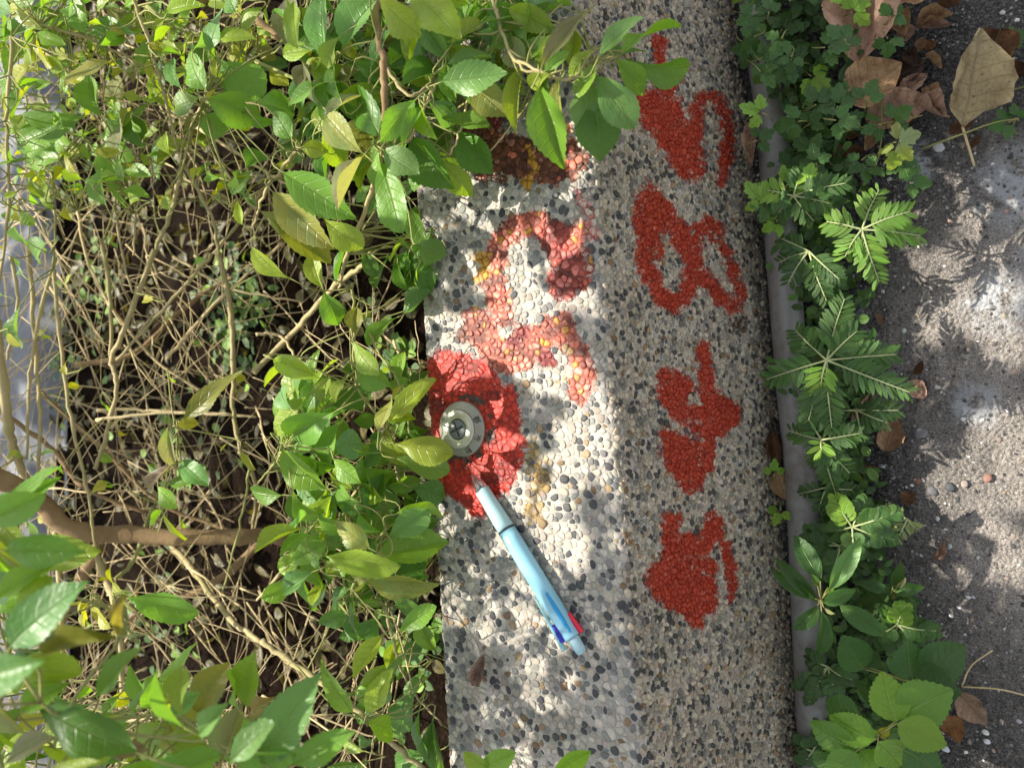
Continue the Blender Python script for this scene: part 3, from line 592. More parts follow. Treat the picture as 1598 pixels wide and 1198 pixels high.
for pts, w, dp, mt in [([(396, 580), (455, 522), (490, 482), (530, 440), (562, 418), (580, 396)], 10, (0.72, 0.60), M_STEM), ([(550, 440), (552, 520), (556, 600), (604, 668)], 5, (0.60, 0.555), M_GSTEM), ([(562, 490), (592, 550), (622, 600), (640, 680)], 4, (0.60, 0.57), M_GSTEM), ([(604, 668), (606, 730), (560, 760), (540, 800)], 5, (0.556, 0.60), M_STEM), ([(604, 822), (582, 872), (552, 912), (545, 960)], 5, (0.55, 0.6), M_GSTEM), ([(600, 940), (616, 1010), (640, 1070), (690, 1130)], 5, (0.6, 0.62), M_STEM), ([(480, 830), (440, 890), (402, 935)], 6, (0.57, 0.66), M_STEM), ([(444, 700), (430, 720), (398, 760)], 4, (0.56, 0.68), M_GSTEM), ([(408, 1000), (460, 1036), (540, 1092), (600, 1148), (668, 1205)], 10, (0.66, 0.58), M_STEM), ([(400, 522), (438, 524), (460, 556)], 5, 0.70, M_TWIG), ([(540, 800), (560, 830), (600, 842)], 4, 0.575, M_STEM), ([(570, 1124), (520, 1100), (460, 1036)], 4, (0.57, 0.62), M_GSTEM)]:
    stem_px(shB, pts, w, dp, mt)

C_LEAVES = [(217, 53, 143, 46, 42, 'g'), (180, 93, 101, 120, 46, 'p'), (158, 182, 140, 122, 42, 'g'), (184, 257, 186, 168, 42, 'p'), (228, 234, 198, 178, 38, 'd'), (137, 180, 22, 218, 64, 'g'), (134, 54, 104, -6, 36, 'g'), (322, 142, 284, 84, 46, 'g'), (334, 90, 402, 148, 62, 'b'), (322, 154, 404, 188, 52, 'g'), (314, 152, 268, 164, 38, 'g'), (308, 188, 352, 204, 44, 'g'), (326, 82, 336, 16, 40, 'b'), (300, 82, 314, 58, 24, 'b'), (362, 306, 382, 262, 36, 'g'), (384, 262, 414, 238, 38, 'd'), (166, 322, 152, 264, 38, 'b'), (198, 328, 158, 232, 36, 'g'), (-6, 66, 52, 38, 38, 'b'), (72, 50, 18, 14, 42, 'p'), (-10, 208, 58, 190, 22, 'g'), (-12, 262, 32, 244, 34, 'b'), (84, 328, 58, 268, 30, 'y'), (18, 198, 2, 138, 28, 'p'), (20, 188, 32, 128, 24, 'g'), (266, 242, 250, 204, 22, 'y'), (236, 76, 250, 38, 24, 'y'), (282, 138, 266, 92, 28, 'b'), (10, 70, 0, 30, 30, 'g'), (40, 240, 64, 226, 30, 'v'), (45, 380, 20, 360, 40, 'g'), (72, 380, 44, 400, 38, 'g'), (100, 110, 74, 92, 36, 'y'), (90, 66, 62, 66, 24, 'v'), (300, 280, 312, 262, 18, 'Y'), (20, 20, -5, 8, 36, 'b'), (150, 20, 170, -10, 34, 'y'), (260, 20, 300, 2, 26, 'y'), (340, 60, 384, 50, 30, 'y'), (370, 20, 350, -10, 36, 'd'), (378, 60, 400, 20, 30, 'y'),
    (287, 656, 358, 582, 36, 'o'), (276, 730, 258, 674, 24, 'p'), (280, 720, 314, 752, 32, 'b'), (270, 724, 222, 762, 20, 'r'), (246, 758, 262, 792, 32, 'v'), (262, 757, 292, 748, 22, 'g'), (275, 664, 308, 660, 24, 'Y'), (374, 700, 392, 732, 20, 'Y'), (192, 926, 154, 898, 24, 'Y'), (140, 938, 124, 960, 18, 'Y'), (142, 940, 160, 978, 22, 'Y'), (128, 936, 112, 952, 18, 'Y'), (135, 950, 128, 976, 16, 'Y'), (254, 800, 282, 842, 32, 'y'), (238, 820, 250, 798, 22, 'v'), (190, 930, 294, 960, 48, 'g'), (36, 430, 18, 408, 24, 'b'), (32, 474, 12, 536, 30, 'b'), (10, 520, 26, 540, 24, 'p')]
for q in C_LEAVES: px_leaf(shC, *q, depth=0.60 if q[0] > 240 else 0.66)
for _ in range(210):
    x = rnd.gauss(70, 70) if rnd.random() < 0.5 else rnd.uniform(0, 430); y = rnd.uniform(-40, 330) if rnd.random() < 0.65 else rnd.uniform(0, 1000); L = rnd.uniform(12, 26) if y > 100 or x > 80 else rnd.uniform(25, 60); a = rnd.uniform(0, 6.28)
    px_leaf(shC, x, y, x + L * math.cos(a), y + L * math.sin(a), L * rnd.uniform(0.5, 0.75), rnd.choice('YyYvg'), depth=rnd.uniform(0.66, 0.8), meshes=LO)
for _ in range(120):
    x = rnd.uniform(-20, 440); y = rnd.uniform(-40, 330); L = rnd.uniform(14, 34); a = rnd.uniform(0, 6.28)
    px_leaf(shC, x, y, x + L * math.cos(a), y + L * math.sin(a), L * rnd.uniform(0.5, 0.7), rnd.choice('YyvyvY'), depth=rnd.uniform(0.60, 0.68), meshes=LO)
for _ in range(72):
    x = rnd.uniform(-20, 420); y = rnd.uniform(-50, 260); L = rnd.uniform(35, 70); a = rnd.uniform(0, 6.28)
    px_leaf(shC, x, y, x + L * math.cos(a), y + L * math.sin(a), L * rnd.uniform(0.45, 0.6), rnd.choice('ddgvyo'), depth=rnd.uniform(0.7, 0.82))
C_STEMS = [([(-20, 736), (60, 782), (112, 826), (200, 834), (330, 838), (430, 836), (470, 850)], 31, (0.72, 0.80), M_BARK), ([(-8, 500), (10, 640), (22, 700), (52, 772), (80, 818)], 15, (0.74, 0.80), M_STEM), ([(45, 380), (54, 520), (62, 650), (60, 745)], 7, 0.76, M_STEM), ([(86, 400), (56, 520), (46, 600), (42, 716)], 6, 0.75, M_STEM), ([(84, 420), (95, 540), (112, 660), (140, 780), (148, 850)], 6, 0.74, M_STEM), ([(160, 380), (172, 460), (173, 560)], 7, 0.75, M_STEM), ([(242, 390), (196, 510), (174, 562), (182, 600), (166, 680), (148, 732)], 8, 0.74, M_STEM), ([(332, 396), (266, 470), (182, 562)], 6, 0.74, M_STEM), ([(340, 396), (358, 470), (364, 560), (364, 640), (376, 704)], 9, 0.73, M_STEM), ([(376, 704), (400, 760), (392, 830)], 7, (0.73, 0.80), M_STEM),
    ([(204, -20), (236, 80), (256, 150), (276, 228), (286, 256)], 6, (0.62, 0.70), M_STEM), ([(286, 255), (266, 330), (242, 392)], 8, (0.70, 0.74), M_STEM), ([(288, 258), (330, 340), (342, 400)], 6, (0.70, 0.73), M_STEM), ([(410, 300), (372, 350), (332, 396)], 6, 0.74, M_STEM), ([(230, 10), (290, 50), (340, 64), (400, 95)], 6, 0.68, M_GSTEM), ([(60, 38), (150, 66), (240, 112), (280, 136)], 5, (0.66, 0.70), M_STEM), ([(322, 148), (300, 195), (286, 258)], 5, (0.60, 0.69), M_STEM), ([(178, 320), (190, 390), (206, 460)], 4, 0.70, M_STEM), ([(184, 256), (210, 320), (208, 400)], 4, 0.68, M_STEM), ([(146, 852), (164, 900), (182, 960), (190, 1060), (184, 1210)], 12, (0.78, 0.66), M_STEM), ([(262, 842), (310, 900), (360, 966), (408, 1000)], 10, (0.78, 0.66), M_STEM), ([(86, 830), (95, 940), (100, 1080)], 9, (0.78, 0.7), M_STEM), ([(152, 856), (112, 930), (86, 1000)], 18, (0.80, 0.86), M_BARK), ([(420, 836), (330, 912), (250, 940), (190, 975)], 13, (0.86, 0.88), M_BARK), ([(240, 790), (210, 870), (180, 905)], 8, 0.78, M_GSTEM), ([(150, 640), (230, 640), (330, 645), (400, 650)], 5, 0.8, M_TWIG), ([(60, 610), (160, 700), (260, 790), (400, 840)], 7, (0.84, 0.88), M_BARK), ([(120, 570), (210, 550), (300, 470), (400, 410)], 9, 0.86, M_BARK), ([(0, 640), (80, 700), (130, 760), (230, 800)], 8, 0.82, M_BARK), ([(150, 655), (260, 644), (360, 646)], 5, 0.72, M_TWIG), ([(275, 655), (280, 740), (245, 830)], 3, (0.6, 0.75), M_GSTEM), ([(20, 60), (10, 200), (14, 330), (-10, 480)], 6, (0.62, 0.72), M_STEM), ([(80, 270), (86, 330), (84, 420)], 4, 0.68, M_GSTEM), ([(390, 735), (372, 830), (345, 930)], 4, (0.66, 0.78), M_GSTEM), ([(270, 400), (360, 450), (470, 470)], 4, 0.78, M_TWIG), ([(310, 200), (400, 260), (470, 300)], 5, 0.72, M_TWIG), ([(18, 400), (28, 470), (12, 560)], 6, 0.7, M_STEM), ([(120, 330), (150, 440), (240, 560), (330, 620)], 5, 0.8, M_TWIG), ([(260, 560), (330, 480), (440, 380)], 6, 0.8, M_TWIG)]
for k, (pts, w, dp, mt) in enumerate(C_STEMS): stem_px(shC, pts, w, dp, mt, name='limb' if w > 12 else 'stem', dvar=0.012)

D_LEAVES = [(14, 1012, 88, 928, 72, 'b', 0.31), (190, 994, 48, 1012, 42, 'o', 0.33), (8, 872, 122, 860, 50, 'y', 0.42), (255, 1092, 284, 1006, 40, 'v', 0.50), (240, 1092, 198, 1058, 36, 'g', 0.50), (58, 1098, 178, 1170, 58, 'd', 0.32), (-20, 1056, 42, 1040, 62, 'b', 0.30), (290, 1122, 318, 1048, 46, 'p', 0.45), (330, 1132, 336, 1058, 32, 'g', 0.45), (344, 1196, 372, 1106, 42, 'p', 0.40), (104, 1204, 168, 1150, 58, 'y', 0.36), (176, 1206, 284, 1190, 62, 'v', 0.38), (62, 1160, 108, 1176, 38, 'y', 0.40), (398, 1210, 474, 1070, 74, 'b', 0.36), (432, 1086, 382, 1108, 34, 't', 0.42), (254, 1150, 300, 1168, 46, 'y', 0.42), (0, 930, 28, 900, 48, 'b', 0.38), (-10, 800, 20, 850, 40, 'y', 0.4), (20, 1100, 60, 1130, 40, 'Y', 0.42), (-6, 1140, 40, 1180, 50, 'y', 0.36), (300, 1180, 262, 1130, 36, 'p', 0.44), (336, 1150, 376, 1120, 30, 'p', 0.42), (210, 1200, 236, 1140, 46, 'y', 0.42), (0, 1180, 30, 1110, 44, 'v', 0.36), (140, 1100, 84, 1090, 40, 'g', 0.4), (196, 990, 170, 940, 24, 'r', 0.34), (150, 1160, 216, 1172, 26, 'r', 0.34), (30, 960, 8, 900, 40, 'y', 0.42), (60, 1040, 20, 1070, 34, 'y', 0.42), (270, 1170, 330, 1200, 50, 'y', 0.4), (380, 1195, 340, 1150, 40, 'g', 0.42), (740, 1206, 792, 1182, 32, 'v', 0.50), (770, 1200, 728, 1180, 26, 'y', 0.50), (860, 1208, 918, 1176, 30, 'v', 0.50)]
for x0, y0, x1, y1, w, c, dp in D_LEAVES: px_leaf(shD, x0, y0, x1, y1, w, c, depth=dp)
for _ in range(70):
    x = rnd.uniform(-30, 340); y = rnd.uniform(1040 + x * 0.2, 1260); L = rnd.uniform(25, 60); a = rnd.uniform(0, 6.28)
    px_leaf(shD, x, y, x + L * math.cos(a), y + L * math.sin(a), L * rnd.uniform(0.45, 0.65), rnd.choice('ddgvyyY'), depth=rnd.uniform(0.46, 0.56))
for _ in range(34):
    x = rnd.uniform(-40, 470); y = rnd.uniform(1075 + max(0, x - 200) * 0.15, 1240); L = rnd.uniform(60, 105); a = rnd.uniform(-2.4, 0.4)
    px_leaf(shD, x, y, x + L * math.cos(a), y + L * math.sin(a) * 0.8, L * rnd.uniform(0.44, 0.6), rnd.choice('ggvbyypo'), depth=rnd.uniform(0.34, 0.45))
for _ in range(14):
    x = rnd.uniform(-50, 60); y = rnd.uniform(780, 1080); L = rnd.uniform(60, 100); a = rnd.uniform(-1.8, 1.2)
    px_leaf(shD, x, y, x + L * math.cos(a), y + L * math.sin(a), L * rnd.uniform(0.44, 0.6), rnd.choice('gvby'), depth=rnd.uniform(0.32, 0.42))
for _ in range(26):
    x = rnd.uniform(-30, 60); y = rnd.uniform(830, 1080); L = rnd.uniform(25, 50); a = rnd.uniform(0, 6.28)
    px_leaf(shD, x, y, x + L * math.cos(a), y + L * math.sin(a), L * rnd.uniform(0.45, 0.65), rnd.choice('dgvyyY'), depth=rnd.uniform(0.46, 0.56))
for pts, w, dp, mt in [([(60, 1240), (110, 1100), (190, 992), (194, 940)], 6, (0.42, 0.34), M_GSTEM), ([(250, 1240), (256, 1150), (254, 1090)], 6, (0.46, 0.50), M_GSTEM), ([(330, 1240), (318, 1170), (290, 1122)], 6, (0.42, 0.45), M_GSTEM), ([(-20, 1160), (10, 1050), (16, 960), (8, 872)], 7, (0.36, 0.41), M_STEM), ([(250, 1240), (205, 1170), (62, 1100)], 6, (0.40, 0.33), M_GSTEM), ([(420, 1240), (400, 1200), (430, 1090)], 6, (0.40, 0.42), M_STEM), ([(680, 1260), (740, 1206), (770, 1200), (860, 1208)], 6, (0.56, 0.50), M_GSTEM), ([(20, 780), (14, 830), (2, 900), (-10, 1000)], 7, (0.5, 0.42), M_STEM)]:
    stem_px(shD, pts, w, dp, mt)

def leaf_stalks(sh):
    arr = np.concatenate(STEMPTS[sh.name]); b = MB()
    for b0, t0_ in BASES[sh.name]:
        dist = np.linalg.norm(arr - b0, axis=1); i_ = int(dist.argmin()); L = np.linalg.norm(t0_ - b0)
        back = b0 - nrm(t0_ - b0) * min(0.012, 0.35 * L) + np.array([0, 0, -0.004])
        if dist[i_] < 0.10: pts = [arr[i_], arr[i_] * 0.45 + back * 0.55 + rng.normal(0, 0.004, 3), back, b0 + (t0_ - b0) * 0.04]
        else: pts = [back + rng.normal(0, 0.01, 3) - nrm(t0_ - b0) * 0.02 - np.array([0, 0, 0.03]), back, b0 + (t0_ - b0) * 0.04]
        b.tube(curve_pts(pts, 9), np.linspace(0.0007, 0.00045, 9), k=5)
    o = b.build('leaf_stalks', M_GSTEM, sh, offset=sh.location); o['kind'] = 'stuff'
for sh_ in (shA, shB, shC, shD): leaf_stalks(sh_)
# taller out-of-frame tops of the shrubs, standing between the sun and the wall
def foliage(parent, centres, mat, size, per, name='crown', low=LOW, tints='gvdy'):
    b = MB(); loc = np.array(parent.location); vs, fs, uv = low
    for c, rad in centres:
        for _ in range(per):
            q = np.array(c) + rng.normal(0, 1, 3) * rad; d = nrm(rng.normal(0, 1, 3) * (1, 1, 0.5)); n = nrm(np.array([0, 0, 1.0]) + rng.normal(0, 0.45, 3))
            M = np.array(frame(q - loc, d, n, size * rnd.uniform(0.7, 1.25), size * rnd.uniform(0.4, 0.6)))
            b.add(vs @ M[:3, :3].T + M[:3, 3], fs, (*jit(TINTS[rnd.choice(tints)], rnd), 0.2), uv)
    o = b.build(name, mat, parent); o['kind'] = 'stuff'; return o
TOP_SHADE = [  # (x, y in the picture on the wall top, spread px, distance towards the sun)
]
# dry twigs and stalks tangled under the leaves
tw = MB()
for _ in range(800):
    x = rnd.uniform(-20, 660); y = rnd.uniform(-60, 1260)
    if x > 420 and rnd.random() < 0.35: continue
    L = rnd.uniform(60, 330); a = rnd.gauss(math.pi / 2, 0.75) if rnd.random() < 0.6 else rnd.uniform(0, math.pi)
    x2, y2 = x + L * math.cos(a), y + L * math.sin(a)
    lim = 640 + (y2 * 0.045)
    if max(x, x2) > lim: continue
    d = rnd.uniform(0.74, 1.0) - 0.0002 * max(0, x - 200); d2 = d + rnd.uniform(-0.09, 0.09); mxp = ((x + x2) / 2 + rnd.gauss(0, 12), (y + y2) / 2 + rnd.gauss(0, 12))
    if min(x, x2) > 380: d = min(d, 0.82); d2 = min(d2, 0.84)
    q = curve_pts([P(x, y, d), P(*mxp, (d + d2) / 2), P(x2, y2, d2)], 8); q += rng.normal(0, 0.0012, q.shape)
    tr_ = rnd.choice([0.0004, 0.0004, 0.0005, 0.0007, 0.001]); tw.tube(q, np.linspace(1, 0.4, 8) * tr_ * (1 + 0.25 * (np.arange(8) % 3 == 0)), k=4)
    for _k in range(rnd.choice([0, 1, 1, 2])):
        i_ = rnd.randint(2, 6); dd = nrm(nrm(q[i_ + 1] - q[i_]) + rng.normal(0, 0.55, 3)); Lf = rnd.uniform(0.02, 0.09)
        f_ = curve_pts([q[i_], q[i_] + dd * Lf * 0.5 + rng.normal(0, 0.003, 3), q[i_] + dd * Lf + rng.normal(0, 0.006, 3)], 6); tw.tube(f_, np.linspace(0.7, 0.3, 6) * tr_, k=4)
two = tw.build('dry_twigs', M_TWIG, shC, offset=shC.location); two['kind'] = 'stuff'
# leaf litter on the soil
li = MB(); vs, fs, uv = LOW
for _ in range(2600):
    x = rnd.uniform(-1.2, -0.36); y = rnd.uniform(-0.75, 0.75); z = float(soil_z(np.array([x]), np.array([y]))[0]) + rnd.uniform(0.001, 0.012)
    M = np.array(frame((x, y, z), rng.normal(0, 1, 3) * (1, 1, 0.25), np.array([0, 0, 1.0]) + rng.normal(0, 0.4, 3), rnd.uniform(0.008, 0.03), rnd.uniform(0.004, 0.014)))
    c = rnd.choice([(0.03, 0.019, 0.012), (0.055, 0.034, 0.02), (0.018, 0.012, 0.008), (0.10, 0.066, 0.04), (0.03, 0.03, 0.03)])
    li.add(vs @ M[:3, :3].T + M[:3, 3], fs, (*jit(c, rnd), 0.3), uv)
lo_ = li.build('leaf_litter', M_FOLIAGE); tag(lo_, 'dark brown leaf litter covering the soil under the hedge shrubs', 'leaf litter', kind='stuff')
gc = MB(); vs, fs, uv = LOWR
for cx, cy, sx, sy, n in [(365, 490, 26, 48, 150), (150, 455, 16, 50, 50), (640, 1000, 22, 30, 70), (300, 690, 50, 60, 40), (95, 560, 20, 50, 40), (610, 560, 24, 30, 50), (250, 1000, 40, 60, 50), (110, 250, 30, 60, 60)]:
    for _ in range(n):
        q = PZ(cx + rnd.gauss(0, sx), cy + rnd.gauss(0, sy), SOIL_Z + rnd.uniform(0.012, 0.035))
        M = np.array(frame(q, rng.normal(0, 1, 3) * (1, 1, 0.2), np.array([0, 0, 1.0]) + rng.normal(0, 0.3, 3), rnd.uniform(0.009, 0.017), rnd.uniform(0.007, 0.012)))
        gc.add(vs @ M[:3, :3].T + M[:3, 3], fs, (*jit(TINTS[rnd.choice('gnmv')], rnd), 0.1), uv)
tag(gc.build('ground_cover', M_FOLIAGE), 'small round-leaved green ground cover on the soil below the bare stems', 'ground cover', kind='stuff')

# ------------------------------------------------------------------ grey conduit along the wall foot
PIPE_R = 0.0130
pl = [PZ(x, y, ROAD_Z + 0.015) for x, y in [(1150, -330), (1178, 0), (1204, 180), (1221, 400), (1237, 600), (1252, 760), (1263, 1000), (1272, 1200), (1280, 1560)]]
pipe = thing('conduit_pipe', pl[4], 'grey plastic conduit pipe lying along the foot of the pebbled wall', 'pipe')
b = MB(); b.tube(curve_pts(pl, 90), PIPE_R, k=28)
def pipe_material():
    t = NT('grey_plastic'); tc = t.n('ShaderNodeTexCoord').outputs['Object']
    st = t.n('ShaderNodeMapping'); st.inputs['Scale'].default_value = (60, 4, 60); t.l(tc, st.inputs[0])
    n1 = t.noise(st.outputs[0], 3, 4); n2 = t.noise(tc, 45, 5, 0.7); n3 = t.noise(tc, 500, 3)
    c = t.mix(n1, (0.195, 0.19, 0.178), (0.29, 0.283, 0.265)); c = t.mix(t.math('MULTIPLY', t.math('SUBTRACT', n2, 0.47), 3.5, clamp=True), c, (0.13, 0.105, 0.08))
    t.l(c, t.b.inputs['Base Color']); t.l(t.math('MULTIPLY_ADD', n2, 0.4, 0.22), t.b.inputs['Roughness']); t.bump(n3, 0.15, 0.0005); return t.m
b.build('pipe', pipe_material(), pipe, offset=pipe.location)

# ------------------------------------------------------------------ survey marker
mc_ = PZ(722, 669, 0.0); mk = thing('survey_marker', mc_, 'round stainless survey marker with a crossed plug set in red paint', 'survey marker')
def lathe(prof, k=48, axis_pts=None):
    vs = []; f = []
    for r_, z_ in prof:
        for j in range(k): vs.append((r_ * math.cos(2 * math.pi * j / k), r_ * math.sin(2 * math.pi * j / k), z_))
    n = len(prof)
    for i in range(n - 1):
        for j in range(k): f.append((i * k + j, i * k + (j + 1) % k, (i + 1) * k + (j + 1) % k, (i + 1) * k + j))
    return vs, f
def steel(nm='worn_steel', br=1.0, ro_=0.36):
    t = NT(nm); tc = t.n('ShaderNodeTexCoord').outputs['Object']
    n1 = t.noise(tc, 900, 3); n2 = t.noise(tc, 130, 5, 0.7)
    c = t.mix(n1, tuple(np.array((0.27, 0.265, 0.215)) * br), tuple(np.array((0.36, 0.355, 0.29)) * br)); rust = t.math('MULTIPLY', t.math('SUBTRACT', n2, 0.57), 6.0, clamp=True)
    t.l(t.mix(t.math('MULTIPLY', rust, 0.7), c, (0.30, 0.2, 0.11)), t.b.inputs['Base Color'])
    t.l(t.math('MULTIPLY_ADD', rust, -0.4, 0.6), t.b.inputs['Metallic']); t.l(t.math('MULTIPLY_ADD', n2, 0.25, ro_ - 0.05), t.b.inputs['Roughness']); t.bump(n1, 0.12, 0.0003); return t.m
M_STEEL = steel()
b = MB(); b.add(*lathe([(0.0208, -0.003), (0.0208, 0.0012), (0.0206, 0.0019), (0.0201, 0.0022), (0.0151, 0.0050), (0.0148, 0.0051), (0.0146, 0.0046), (0.0140, 0.0046)], 64))
b2 = MB(); b2.add(*lathe([(0.0144, 0.0044), (0.0144, 0.0058), (0.0141, 0.0062), (0.0082, 0.0068), (0.0079, 0.0066), (0.0077, 0.0050)], 64)); b2.build('inner_ring', steel('bright_steel', 1.7, 0.28), mk)
b.build('marker_disc', M_STEEL, mk)
b = MB(); b.add(*lathe([(0.0072, 0.0052), (0.0071, 0.0070), (0.0066, 0.0074), (0.0, 0.0076)], 40)); b.build('centre_plug', plain('grey_plug', (0.15, 0.16, 0.155), 0.65, 0.0), mk)
M_DARK = plain('dark_groove', (0.02, 0.02, 0.018), 0.8)
M_INK = plain('engraved_letter', (0.05, 0.042, 0.03), 0.75)
def bar(b, p, q, w, h):
    d = nrm(np.array(q) - p); s = np.cross([0, 0, 1], d) * w / 2; u = np.array([0, 0, h])
    p = np.array(p, float) - d * w * 0.3; q = np.array(q, float) + d * w * 0.3
    v = [p + s, p - s, q - s, q + s]; b.add(v + [x + u for x in v], [(3, 2, 1, 0), (4, 5, 6, 7), (0, 1, 5, 4), (1, 2, 6, 5), (2, 3, 7, 6), (3, 0, 4, 7)])
b = MB()
for a in (R(25), R(115)):
    d = np.array([math.cos(a), math.sin(a), 0]) * 0.0058; bar(b, -d + (0, 0, 0.0073), d + (0, 0, 0.00732 + 0.00002 * a), 0.0011, 0.00035)
b.build('cross_slot', M_DARK, mk, smooth=False)
GL = {'du': [[(.05, .85), (.5, .85)], [(0, .62), (.6, .62)], [(.28, 1), (.28, .62)], [(.56, .92), (.05, .36)], [(.15, .45), (.48, .45), (.48, 0), (.15, 0), (.15, .45)], [(.15, .22), (.48, .22)], [(.68, .95), (.68, -.05)], [(.68, .95), (.92, .95), (.78, .6), (.95, .4), (.86, .22), (.72, .25)]],
      'shi': [[(.5, 1), (.5, .82)], [(.05, .8), (.95, .8)], [(.5, .8), (.5, -.05)], [(.2, .1), (.2, .58), (.8, .58), (.8, .12), (.7, .1)]],
      'ji': [[(.22, 1), (.3, .92)], [(.05, .82), (.48, .82)], [(.1, .66), (.43, .66)], [(.1, .5), (.43, .5)], [(.1, .34), (.43, .34), (.43, 0), (.1, 0), (.1, .34)], [(.52, .6), (.98, .6)], [(.75, 1), (.75, -.05)]]}
for key, phi in (('du', 25), ('shi', -20), ('ji', -63)):
    b = MB(); er = np.array([math.cos(R(phi)), math.sin(R(phi)), 0]); et = np.array([math.sin(R(phi)), -math.cos(R(phi)), 0])
    for n_, st in enumerate(GL[key]):
        w3 = []
        for x, y in st:
            rr_ = 0.0155 + y * 0.0040; q = er * rr_ + et * (x - 0.5) * 0.0052; rad_ = min(max(np.hypot(q[0], q[1]), 0.0151), 0.0201)
            w3.append(q + np.array([0, 0, 0.0050 - (rad_ - 0.0151) * 0.56 + 0.00005 + n_ * 0.00001]))
        for p, q in zip(w3[:-1], w3[1:]): bar(b, p, q, 0.00055, 0.00013)
    b.build('engraved_character', M_INK, mk, smooth=False)

# ------------------------------------------------------------------ the pen
t0, t1 = PZ(738, 741, 0.0072), PZ(909, 1019, 0.0072); ax = nrm(t1 - t0); PL = np.linalg.norm(t1 - t0)
pen = thing('ballpoint_pen', t0, 'light blue multicolour ballpoint pen lying on the wall top below the marker', 'pen')
zz = np.array([0, 0, 1.0]); sd3 = np.cross(zz, ax); pen_M = Matrix.Identity(4)
for i in range(3): pen_M[i][0] = ax[i]; pen_M[i][1] = sd3[i]; pen_M[i][2] = zz[i]
pen.matrix_world = Matrix.Translation(Vector(t0)) @ pen_M
sc_ = PL * 1000 / 147.0
def pen_lathe(name, prof, mat, k=32):
    prof = [(z_, r_ * 1.02) for z_, r_ in prof]
    vs, f = lathe([(r_, z_) for z_, r_ in prof], k); vs = np.array(vs); v = np.stack([vs[:, 2], vs[:, 0], vs[:, 1]], 1) * 0.001 * np.array([sc_ , 1, 1])
    b = MB(); b.add(v, [tuple(q) for q in f]); return b.build(name, mat, pen)
def plastic(name, col, rough=0.28, trans=0.0, alpha=None):
    t = NT(name); tc = t.n('ShaderNodeTexCoord').outputs['Object']; n1 = t.noise(tc, 220, 4, 0.7)
    t.l(t.mix(t.math('MULTIPLY', t.math('SUBTRACT', n1, 0.55), 2.0, clamp=True), col, tuple(np.array(col) * 0.82)), t.b.inputs['Base Color'])
    t.l(t.math('MULTIPLY_ADD', n1, 0.2, rough - 0.1), t.b.inputs['Roughness']); t.b.inputs['Transmission Weight'].default_value = trans; t.b.inputs['IOR'].default_value = 1.45; return t.m
M_BLUE = plastic('sky_blue_plastic', (0.26, 0.52, 0.64)); M_GRIP = plastic('pale_grip', (0.34, 0.53, 0.54), 0.45)
pen_lathe('tip_cone', [(0, 1.3), (0.4, 1.6), (6, 3.3), (12.5, 4.9), (14, 5.0)], plastic('clear_plastic', (0.93, 0.94, 0.95), 0.12, 0.93))
b = MB()
for yy, zz_ in ((1.6, 0), (-1.6, 0), (0, 1.7), (0, -1.4)): b.tube(np.array([[5.5, yy * 0.45, zz_ * 0.45], [9, yy, zz_], [14.5, yy, zz_]]) * 0.001, [0.0004, 0.0008, 0.0009], k=8)
b.build('refill_tip', plain('refill_metal', (0.7, 0.7, 0.7), 0.25, 0.9), pen)
pen_lathe('grip', [(13, 3.2), (13, 5.0), (14, 5.35), (24, 5.5), (36, 5.9), (47, 6.25), (47.6, 5.9)], M_GRIP)
pen_lathe('ring', [(47.4, 5.6), (47.4, 6.3), (49.2, 6.32), (49.2, 5.6)], plain('dark_ring', (0.03, 0.05, 0.06), 0.35))
pen_lathe('barrel', [(49, 5.9), (49.1, 6.3), (60, 6.4), (80, 6.35), (100, 6.3), (118, 6.2), (134, 5.9), (135, 5.6), (135, 4)], M_BLUE)
pen_lathe('end_cap', [(134, 3.8), (137, 4.0), (144, 3.7), (146.5, 3.1), (147, 1.8), (147, 0.01)], plastic('pale_blue_clear', (0.55, 0.80, 0.88), 0.3, 0.45))
def pen_bar(name, x0, x1, ang, r0, r1, w, mat, r_end=None):
    n = 8; vs = []
    for i in range(n + 1):
        t = i / n; x = x0 + (x1 - x0) * t; e = math.sin(math.pi * min(max(t * 1.0, 0.04), 0.96)) ** 0.35; top = r1 + ((r_end or r1) - r1) * t
        for sgn, rr_ in ((-1, r0), (-1, top), (1, top), (1, r0)):
            y_ = sgn * w / 2 * e; vs.append((x, y_ * math.cos(ang) - rr_ * math.sin(ang), y_ * math.sin(ang) + rr_ * math.cos(ang)))
    f = [(i * 4 + j, i * 4 + (j + 1) % 4, i * 4 + 4 + (j + 1) % 4, i * 4 + 4 + j) for i in range(n) for j in range(4)] + [(0, 1, 2, 3), (n * 4 + 3, n * 4 + 2, n * 4 + 1, n * 4)]
    b = MB(); b.add(np.array(vs) * 0.001 * np.array([sc_, 1, 1]), f); return b.build(name, mat, pen)
pen_bar('slot', 101, 131.5, R(-38), 5.0, 6.95, 2.9, plastic('bright_blue', (0.02, 0.30, 0.62), 0.3))
o = pen_bar('slider', 120, 135.5, R(-98), 4.5, 8.2, 2.8, plastic('red_plastic', (0.62, 0.02, 0.05), 0.25), 9.6); o['label'] = 'red slider'
o = pen_bar('slider', 121, 134.5, R(40), 4.5, 8.2, 2.8, plastic('navy_plastic', (0.02, 0.02, 0.30), 0.25), 9.2); o['label'] = 'navy blue slider'
pen_bar('clip', 98, 139, R(58), 7.2, 8.2, 3.6, plastic('teal_clear', (0.35, 0.72, 0.75), 0.2, 0.4), 11.0)

